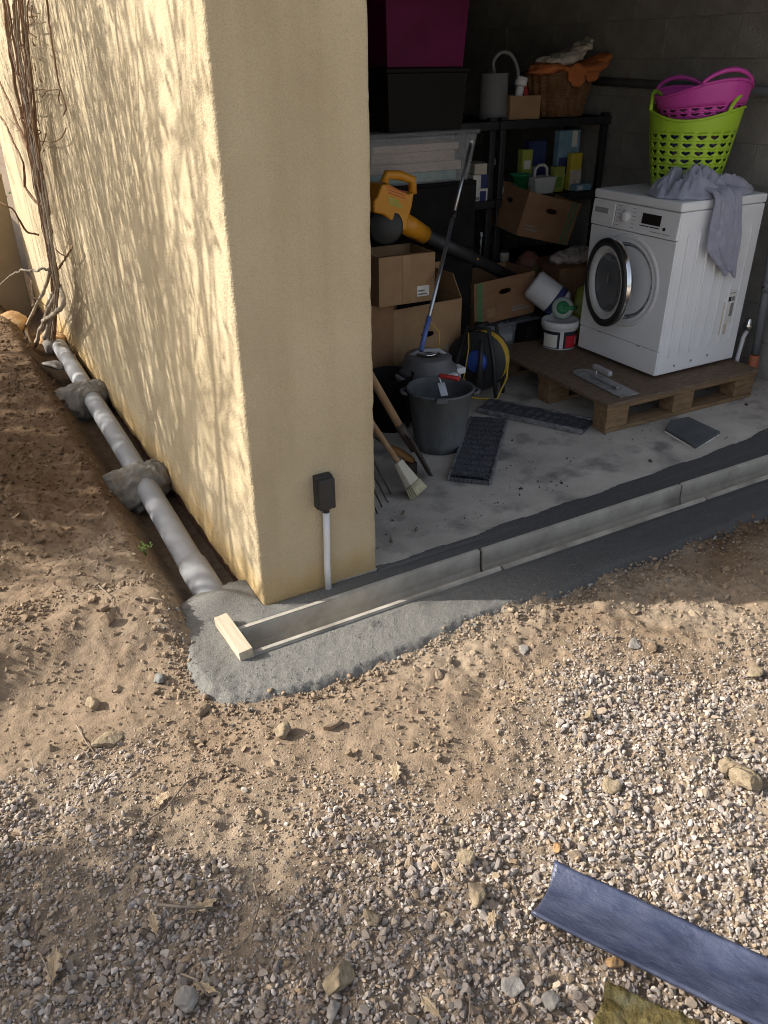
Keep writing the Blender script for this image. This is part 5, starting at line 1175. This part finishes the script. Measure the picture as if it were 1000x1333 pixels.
PAL = PAL*.8+PAL.mean(1)[:, None]*.2*np.array([1.02, .985, 1.03]); ci = rs_.randint(len(PAL), size=len(pts)); cols = PAL[ci]*rs_.uniform(.85, 1.28, (len(pts), 1))
dust = .08+(1-pk_)[:, None]*.55; cols = cols*(1-dust)+np.array([.34, .265, .19])*dust
order = np.argsort(-size*np.where((pts[:, 1] < -.75) & (pts[:, 1] > -1.75), 1, .5)*np.where(np.abs(pts[:, 0]) < 1.3, 1, .5))
PXn = (np.stack([pts[:, 0], pts[:, 1], 0*pts[:, 0]], -1)-CP)@CM; u_ = 500+F*PXn[:, 0]/PXn[:, 2]; v_ = 666.5+F*PXn[:, 1]/PXn[:, 2]
vis = (u_ > 5) & (u_ < 995) & (v_ < 1328); app = size/PXn[:, 2]*vis
big = np.argsort(-app)[:290]; rest = np.setdiff1d(np.arange(len(pts)), big)
sh2 = stone_shapes(14, 2, 100)
lift = rs_.uniform(-.3, .9, len(pts))*(.35+.65*pk_)
near = app[rest] > np.sort(app[rest])[-min(len(rest), 7500)]
sh1 = stone_shapes(14, 1, 140); o1 = scatter('gravel', pts[rest][near], size[rest][near], sh2, cols[rest][near], M_GRAV, lift[rest][near], rs_, False)
tag(o1, 'loose grey and beige gravel covering the near yard', None, kind='stuff')
tag(scatter('fine_gravel', pts[rest][~near], size[rest][~near], sh1, cols[rest][~near], M_GRAV, lift[rest][~near], rs_, False), 'finer grey and beige chips between the gravel and the earth', None, kind='stuff')
sh3 = [mesh_np('gravel_stone', v, f, M_GRAV1, None, False) for v, f in stone_shapes(12, 3, 300)]
for i in big:
    o = bpy.data.objects.new('gravel_stone', sh3[rs_.randint(12)]); COL.objects.link(o)
    s2 = size[i]*1.05; o.scale = (s2, s2, s2); o.rotation_euler = (rs_.uniform(-.5, .5), rs_.uniform(-.5, .5), rs_.uniform(0, 6.28))
    o.location = (pts[i, 0], pts[i, 1], float(G(pts[i, 0], pts[i, 1]))+s2*.5)
    tag(o, 'larger single stone lying loose among the yard gravel', 'stone', 'larger stones of the loose gravel')
# earth crumbs
n_ = 58000; x = rs_.uniform(-1.3, 2.2, n_); y = np.where(rs_.rand(n_) < .55, rs_.uniform(-1.5, .3, n_), rs_.uniform(.1, 4.3, n_)); x = np.where(y > .2, rs_.uniform(-1.1, -.15, n_), x)
cl = fbm(x*6, y*6, 0, 95, 3); inside = inpoly(gpoly, x, y)
PXn = (np.stack([x, y, 0*x], -1)-CP)@CM; u_ = 500+F*PXn[:, 0]/np.maximum(PXn[:, 2], .1); v_ = 666.5+F*PXn[:, 1]/np.maximum(PXn[:, 2], .1)
seen = np.where((u_ > -100) & (u_ < 1100) & (v_ < 1420), 1, .15)
ok = (rs_.rand(n_) < (.26+.5*sst(-.1, .35, cl))*np.where(inside, .4, 1)*seen) & away(x, y) & ~((x > -.24) & (y > .1))
pts = np.stack([x, y], -1)[ok]; size = np.clip(rs_.lognormal(math.log(.0040), .55, len(pts)), .0015, .017)
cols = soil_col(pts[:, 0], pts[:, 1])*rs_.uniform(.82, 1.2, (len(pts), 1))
tag(scatter('earth_crumbs', pts, size, stone_shapes(10, 1, 500), cols, M_GRAV, rs_.uniform(-.1, .6, len(pts)), rs_, False), 'crumbs and clods of loose brown earth', None, kind='stuff')
n_ = 5200; x = rs_.uniform(-1.2, 2.0, n_); y = rs_.uniform(-1.3, 4.0, n_); x = np.where(y > .1, rs_.uniform(-1.1, -.22, n_), x)
ok = (rs_.rand(n_) < .12+.5*sst(.0, .4, fbm(x*4, y*4, 0, 97, 3))) & away(x, y, .01) & ~inpoly(gpoly, x, y)
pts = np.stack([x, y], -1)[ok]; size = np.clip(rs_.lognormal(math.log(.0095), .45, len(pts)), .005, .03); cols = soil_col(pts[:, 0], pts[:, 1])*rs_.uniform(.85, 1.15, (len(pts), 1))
tag(scatter('earth_clods', pts, size, stone_shapes(12, 2, 540), cols, M_SOIL, rs_.uniform(-.1, .4, len(pts)), rs_, False), 'lumpy clods of dug brown earth', None, kind='stuff')
# crumbs of cement and earth along the rough edge of the concrete
n_ = 9000; t_ = rs_.rand(n_); ed_ = np.array([p for p in apoly if p[1] < .16 and p[0] < 2.8 and (p[1] < -.3 or p[0] < -.2)])
k_ = rs_.randint(len(ed_)-1, size=n_); P = ed_[k_]*(1-t_)[:, None]+ed_[k_+1]*t_[:, None]; P = P+rs_.normal(size=(n_, 2))*.03*(.4+1.2*rs_.rand(n_, 1))
ln_ = np.hypot(*(ed_[k_+1]-ed_[k_]).T); P = P[(rs_.rand(n_) < ln_/.3*.5) & (ln_ < .8)]
size = np.clip(rs_.lognormal(math.log(.0042), .5, len(P)), .0018, .014); g_ = rs_.rand(len(P)) < .15
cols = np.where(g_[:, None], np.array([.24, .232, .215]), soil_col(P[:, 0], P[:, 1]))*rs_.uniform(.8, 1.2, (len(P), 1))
_G = G
def GA(x, y): return np.maximum(_G(x, y), -.028)
G = GA; tag(scatter('cement_crumbs', P, size, stone_shapes(10, 1, 520), cols, M_GRAV, rs_.uniform(.0, 1.0, len(P)), rs_, True), 'crumbs of cement and earth along the edge of the new concrete', None, kind='stuff'); G = _G
# grains standing out of the rough concrete in front of the channel
n_ = 16000; x = rs_.uniform(-.33, 1.5, n_); y = rs_.uniform(-.47, .16, n_)
ok = inpoly(apoly, x, y) & (dpoly(apoly, x, y) > .012) & ~((x > CHX0-.03) & (y > CHY0-.006) & (y < CHY1+.006)) & ~((x > -.01) & (y > -.075)) & (rs_.rand(n_) < .65*(1-sst(.5, 1.5, x))*(.35+.65*sst(-.2, .3, fbm(x*9, y*9, 0, 111, 3)))) & ~((x > -.2) & (x < -.04) & (y > .03))
P = np.stack([x, y], -1)[ok]; size = np.clip(rs_.lognormal(math.log(.0019), .35, len(P)), .001, .0045); cols = np.array([.19, .184, .17])*rs_.uniform(.7, 1.35, (len(P), 1))
apx, apy = X[:, 0], Y[0]
def G(x, y): return Z[np.clip(np.searchsorted(apx, x), 0, len(apx)-1), np.clip(np.searchsorted(apy, y), 0, len(apy)-1)]
tag(scatter('cement_grains', P, size, stone_shapes(8, 1, 580), cols, M_GRAV, rs_.uniform(-.2, .5, len(P)), rs_, True), 'sand and grit grains in the rough new concrete', None, kind='stuff'); G = _G
# single rocks that stand out
def prk(label, px, py, wpx, seed, m_, asp=(1, .8, .7), rz=0, cat='stone', rough=.22, cut=7, name='yard_stone', sink=.22):
    p = on(px, py); dist = np.linalg.norm(p-CP); r = wpx/2*dist/F
    return rock(name, label, cat, (p[0], p[1]), (r*asp[0], r*asp[1], r*asp[2]), seed, m_, (0, 0, rz), 4, rough, cut, None, sink, .09)
prk('round pale stone lying alone on bare earth in front of the concrete', 367, 952, 27, 41, M_ROCK, (1, .85, .8), 20, rough=.15, cut=3)
prk('large rounded ochre rock beside a smaller rock in the gravel', 971, 1018, 42, 42, M_ROCK, (1, .9, .85), 70)
prk('smaller ochre rock touching the large rounded rock', 949, 996, 25, 43, M_ROCK, (1, .9, .8), 10)
prk('big angular sandy rock among the shaded gravel', 440, 1275, 46, 44, M_ROCK, (1, .8, .6), 15, cut=10, rough=.15)
prk('pale smooth grey stone standing near the oak leaf in the gravel', 243, 1310, 32, 45, M_ROCKG, (.8, 1.1, .6), -20)
prk('small cube shaped sandy stone at the edge of the house shadow', 827, 791, 12, 46, M_ROCK, (1, 1, 1), 30, cut=12, sink=.15)
prk('whitish flat stone in the gravel next to the big sandy rock', 433, 1312, 26, 47, M_ROCKG, (1, .7, .5), 60)
prk('angular grey brown stone above the blue wrapped channel', 623, 1164, 36, 48, M_ROCK, (1, .8, .5), 50, cut=10)
prk('sandy stone beside dry twigs in the gravel', 606, 1118, 24, 49, M_ROCK, (1, .9, .7), 0, cut=9)
prk('yellowish stone half sunk in the gravel near the big sandy rock', 482, 1195, 26, 50, M_ROCK, (.8, 1, .6), 10, cut=9)
prk('buried tan stone in the right hand gravel', 795, 1020, 30, 51, M_ROCK, (1, .8, .4), 30)
prk('tan stone by a dark hollow in the gravel', 768, 932, 16, 52, M_ROCK, (1, .9, .8), 30)
prk('flat greyish stone trodden into the dry earth', 826, 838, 34, 53, M_ROCKG, (1, .55, .18), 20)
prk('flat grey chip trodden into the earth near the concrete', 683, 845, 22, 54, M_ROCKG, (1, .6, .2), 60)
prk('buried pale rock in the slope beside the gravel', 140, 960, 40, 55, M_ROCK, (1, .7, .35), 20)
prk('brown stone on the slope above the pale rock', 118, 912, 22, 56, M_ROCK, (.8, 1, .7), 20)
prk('dark clod of mortar at the edge of the concrete', 207, 882, 20, 57, M_FRESH, (1, .8, .7), 20)
prk('shaded grey brown stone in the gravel behind the mossy slab', 668, 1275, 30, 58, M_ROCKG, (.9, 1, .5), 20, cut=9)
prk('squat grey stone beside the mossy slab', 718, 1300, 28, 59, M_ROCKG, (1, .9, .5), 40, cut=9)
prk('tan rock at the frame edge in the sandy earth', 985, 875, 26, 60, M_ROCK, (1, .8, .5), 20)
prk('ochre pebble on the gravel above the wrapped channel', 727, 1100, 18, 61, M_ROCKO, (1, .7, .5), 20)
prk('orange brown pebble under the edge of the wrapped channel', 800, 1250, 22, 62, M_ROCKO, (1, .6, .5), -30)
# dry leaves and twigs
def leaf(label, px, py, wpx, rz, seed, curl=.4):
    p = on(px, py); r = wpx/2*np.linalg.norm(p-CP)/F; rs2 = random.Random(seed); vs = []; n1_ = 12
    for i in range(n1_+1):
        t = i/n1_; w = r*.42*(math.sin(math.pi*min(1, t*1.02))**.8)*(1+.42*math.cos(t*math.pi*8+.5))*(.6+.5*t)
        for j, s2 in enumerate((-1, -.5, 0, .5, 1)):
            vs.append((-r+2*r*t, s2*w, curl*r*.30*(s2*s2*.7+((2*t-1)**2)*.6)+.0015*rs2.uniform(-1, 1)))
    fs = [(i*5+j, i*5+j+1, i*5+5+j+1, i*5+5+j) for i in range(n1_) for j in range(4)]
    mb = MB().add(vs, fs, None, True); mb.tube([(-r*1.35, 0, .004), (-r*.9, 0, .003), (r*.8, 0, .004)], [.0008, .0008, .0004], 5)
    o = mb.build('oak_leaf', M_DRY); sd_ = o.modifiers.new('s', 'SOLIDIFY'); sd_.thickness = .0006
    o.location = (p[0], p[1], float(G(p[0], p[1]))+.006+1.2*lay(p[0], p[1])); o.rotation_euler = (R(rs2.uniform(-12, 12)), R(rs2.uniform(-12, 12)), R(rz)); tag(o, label, 'leaf', 'dry oak leaves on the ground')
leaf('dry oak leaf lying flat on the bare sandy earth', 515, 1005, 36, 60, 1)
leaf('dry oak leaf near the round tan stone in the earth', 671, 905, 24, 110, 2)
leaf('dry pale oak leaf on the gravel beside the crossed twigs', 262, 1180, 40, 5, 3)
leaf('dry pinkish oak leaf in the lower gravel by a thin twig', 70, 1260, 42, 70, 4)
leaf('dry oak leaf at the border of earth and gravel', 208, 1040, 30, 20, 5)
leaf('dry oak leaf on the shaded gravel near the angular sandy rock', 560, 1310, 34, 100, 6)
leaf('dry oak leaf caught between stones below the bare earth', 640, 1195, 26, 40, 7)
leaf('greyish oak leaf on the dark gravel patch', 200, 1200, 30, 85, 8)
leaf('dry oak leaf lying by the pale smooth grey stone', 268, 1290, 30, 130, 9)
def twig(label, pix, r=.0022):
    P = []
    for i, (x_, y_) in enumerate(pix):
        p = on(x_, y_); P.append((p[0], p[1], float(G(p[0], p[1]))+.007+.005*(i % 2)+1.2*lay(p[0], p[1])))
    o0 = Vector(P[0]); o = MB().tube([Vector(p)-o0 for p in P], [r*(1-.5*i/len(P)) for i in range(len(P))], 6).build('twig', M_TWIG); o.location = o0
    tag(o, label, 'twig', 'fallen twigs on the ground')
twig('straight pale twig beside the dry oak leaf on the gravel', [(205, 1180), (240, 1184), (282, 1180)], .0035)
twig('thin twig crossing under the straight pale twig', [(262, 1192), (245, 1222), (232, 1240)])
twig('long curved twig in the gravel beside the soil patch', [(330, 1148), (338, 1180), (326, 1215), (305, 1243)])
twig('dark twig at the top of the left hand gravel', [(265, 1005), (240, 1020), (215, 1050), (192, 1068)], .003)
twig('pale twig lying next to the pinkish leaf', [(50, 1238), (62, 1262), (70, 1285)])
twig('fine twig on the slope above the gravel', [(133, 785), (150, 808), (160, 828)], .0018)
twig('straw coloured twig pointing at the concrete edge', [(200, 805), (216, 806), (231, 807)], .002)
twig('forked thin twig near the sandy stone', [(560, 1110), (580, 1140), (610, 1162), (650, 1168)], .002)
twig('thin twig standing in the lower gravel', [(610, 1290), (612, 1310), (610, 1330)], .0016)
twig('short twig by the pale buried rock', [(98, 940), (112, 965), (130, 985)], .0022)
twig('thin twig at the end of the blue wrapped channel', [(715, 1195), (712, 1205), (702, 1218)], .0025)
twig('twig lying at the gravel edge in the damp slope', [(40, 985), (46, 1008), (52, 1022)], .0022)
twig('twig leaning beside the pale smooth grey stone', [(236, 1268), (255, 1280), (272, 1300)], .0026)
# weed
wp = on(190, 722, 2, .0); wd = thing('green_weed', 'small green weed growing on the earth beside the drain pipe', 'weed', (wp[0]-.0, wp[1], float(G(wp[0], wp[1]))))
rw_ = random.Random(3); k_ = 0
for i in range(6):
    a = rw_.uniform(0, 6.28); ln = rw_.uniform(.03, .06); tip = Vector((math.cos(a)*ln*.55, math.sin(a)*ln*.55, ln))
    MB().tube([(0, 0, -.005), tip*.5+Vector((0, 0, .006)), tip], [.0012, .001, .0008], 5).build('stalk', M_WEED, wd)
    for j in range(4):
        b_ = rw_.uniform(0, 6.28); c = tip*rw_.uniform(.6, 1.0); l_ = rw_.uniform(.008, .016); u2 = Vector((math.cos(b_), math.sin(b_), .4)).normalized(); s2 = u2.cross(Vector((0, 0, 1))).normalized()
        MB().add([c, c+u2*l_*.5+s2*l_*.32, c+u2*l_, c+u2*l_*.5-s2*l_*.32], [(0, 1, 2, 3)]).build('leaf', M_WEED, wd)

# ------------------------------------------------------------------ trees out of frame whose shadows fall on the wall and yard
def tree(name, label, base, h, seed, spread=.55, levels=5, leaves=0, trunk=.09, leafsize=.03, stems=1, first=.28, nb=(3, 4), gap=(-.92, .02), leak=.03):
    rt_ = random.Random(seed); wood = MB(); fine = MB(); tips = []
    bx_w, by_w = base
    def open_(q):                                    # the crowns leave a gap over the yard, where the sun comes through
        pp = (bx_w+q.x)*(-su[1])*-1*.0+((bx_w+q.x)*su[1]-(by_w+q.y)*su[0]); return gap[0] < pp < gap[1]
    def grow(p, d, ln, r, lv):
        n_ = 4; P = [p]; q = p.copy(); dd = d.copy()
        for i in range(n_):
            dd = (dd+Vector((rt_.gauss(0, .13), rt_.gauss(0, .13), rt_.gauss(.03, .08)))).normalized(); q = q+dd*ln/n_; P.append(q.copy())
        if lv > 0 and (open_(q) or open_(P[2])) and rt_.random() > leak: return
        rad = [r*(1-.38*i/n_) for i in range(n_+1)]
        (wood if lv < 2 else fine).tube(P, rad, 8 if lv < 2 else (4 if lv < 4 else 3), False)
        if lv >= levels: tips.append(q); tips.append(P[2]); return
        for k in range(rt_.randint(*nb)+(1 if lv > 1 else 0)):
            t = rt_.uniform(.35, 1.0) if k else 1.0; i = min(n_, max(1, int(t*n_+.5)))
            a = Vector((rt_.gauss(0, 1), rt_.gauss(0, 1), rt_.gauss(.25, .6))).normalized()
            nd = (dd*(1-spread)+a*spread).normalized() if k else (dd+a*.2).normalized()
            grow(P[i], nd, ln*rt_.uniform(.55, .80), max(.0055, rad[i]*rt_.uniform(.45, .7) if k else rad[i]*.85), lv+1)
    t = thing(name, label, 'tree', (base[0], base[1], float(G(base[0], base[1]))-.05))
    for s2 in range(stems):
        a = rt_.uniform(0, 6.28); lean = .0 if stems == 1 else .28
        grow(Vector((math.cos(a)*.1*(stems > 1), math.sin(a)*.1*(stems > 1), 0)), Vector((math.cos(a)*lean, math.sin(a)*lean, 1)).normalized(), h*first, trunk*(1 if stems == 1 else .6), 0)
    wood.build('trunk', M_BARK, t, smooth=True)
    cr = fine.build('crown', M_BARK, t, smooth=True)
    if leaves:
        n_ = leaves; tp_ = np.array([q[:] for q in tips]); ix = np.random.RandomState(seed).randint(len(tp_), size=n_); r2 = np.random.RandomState(seed+1)
        c = tp_[ix]+r2.normal(size=(n_, 3))*.07; u = r2.normal(size=(n_, 3)); u /= np.linalg.norm(u, axis=1)[:, None]; w = np.cross(u, r2.normal(size=(n_, 3))); w /= np.linalg.norm(w, axis=1)[:, None]
        s3 = (leafsize*r2.uniform(.7, 1.3, n_))[:, None]
        V_ = np.stack([c-u*s3, c+w*s3*.45, c+u*s3, c-w*s3*.45], 1).reshape(-1, 3); Fq = np.arange(4*n_).reshape(-1, 4)
        link('foliage', mesh_np('foliage', V_, Fq, M_LEAF, None, False), None, t)
    return t
def sunbase(x, y, z, d): return (x+su[0]*d, y+su[1]*d)
b = sunbase(0, 1.0, 0, 2.1); tree('garden_shrub', 'unseen leafless upright shrub near the sunny garage corner', b, 4.6, 71, .34, 4, 2200, .055, .026, 9, .30, (2, 3), (-.92, .0))
b = sunbase(0, 2.0, 0, 2.5); tree('garden_shrub', 'unseen leafless upright shrub out from the middle of the garage wall', b, 5.0, 73, .36, 4, 1200, .055, .026, 6, .30, (2, 3))
b = sunbase(0, 3.3, 0, 2.4); tree('garden_shrub', 'unseen leafless upright shrub near the climbing vine', b, 4.8, 75, .36, 4, 1000, .055, .026, 5, .30, (2, 3))
b = sunbase(0, 1.9, 0, 3.5); tree('unseen_garden_tree', 'unseen tall bare spreading tree behind the leafless shrubs', b, 7.0, 33, .42, 5, 1500, .20, .03, 5, .25, (2, 3))
b = sunbase(-1.0, -1.5, 0, 2.7); tree('unseen_evergreen_oak', 'unseen bushy evergreen oak beside the gravel yard', b, 3.6, 45, .6, 5, 34000, .08, .028, 3, .22, (3, 4), (-.88, .02))
b = sunbase(-.1, -2.1, 0, 4.6); tree('unseen_evergreen_oak', 'unseen taller evergreen oak farther out beside the gravel yard', b, 5.6, 47, .58, 5, 16000, .09, .03, 3, .23, (3, 4), (-1.05, .02))
sh = tree('green_shrub', 'green leafy shrub growing behind the low garden wall', (-.55, 6.4), 2.0, 61, .6, 4, 2600, .03, .035, 4, .3)
for o in bpy.data.objects:
    if o.parent is None and o.name.split('.')[0] in ('green_shrub', 'garden_shrub'): o['category'] = 'shrub'
n_ = 420; x = rs_.uniform(.5, 3.2, n_); y = .10+np.abs(rs_.normal(size=n_))*.28; cl = fbm(x*5, y*5, 0, 99, 3); ok = (cl > .0) & (y < 1.6)
pts = np.stack([x, y], -1)[ok]; size = np.clip(rs_.lognormal(math.log(.0032), .55, len(pts)), .0014, .012); cols = np.where(rs_.rand(len(pts), 1) < .6, np.array([.05, .05, .052]), np.array([.22, .17, .12]))*rs_.uniform(.8, 1.2, (len(pts), 1))
_G = G
def G(x, y): return 0*np.asarray(x)+.0005
tag(scatter('floor_crumbs', pts, size, stone_shapes(8, 1, 560), cols, M_GRAV, np.full(len(pts), .3), rs_, False), 'crumbs of cement and dirt trodden over the garage floor', None, kind='stuff'); G = _G
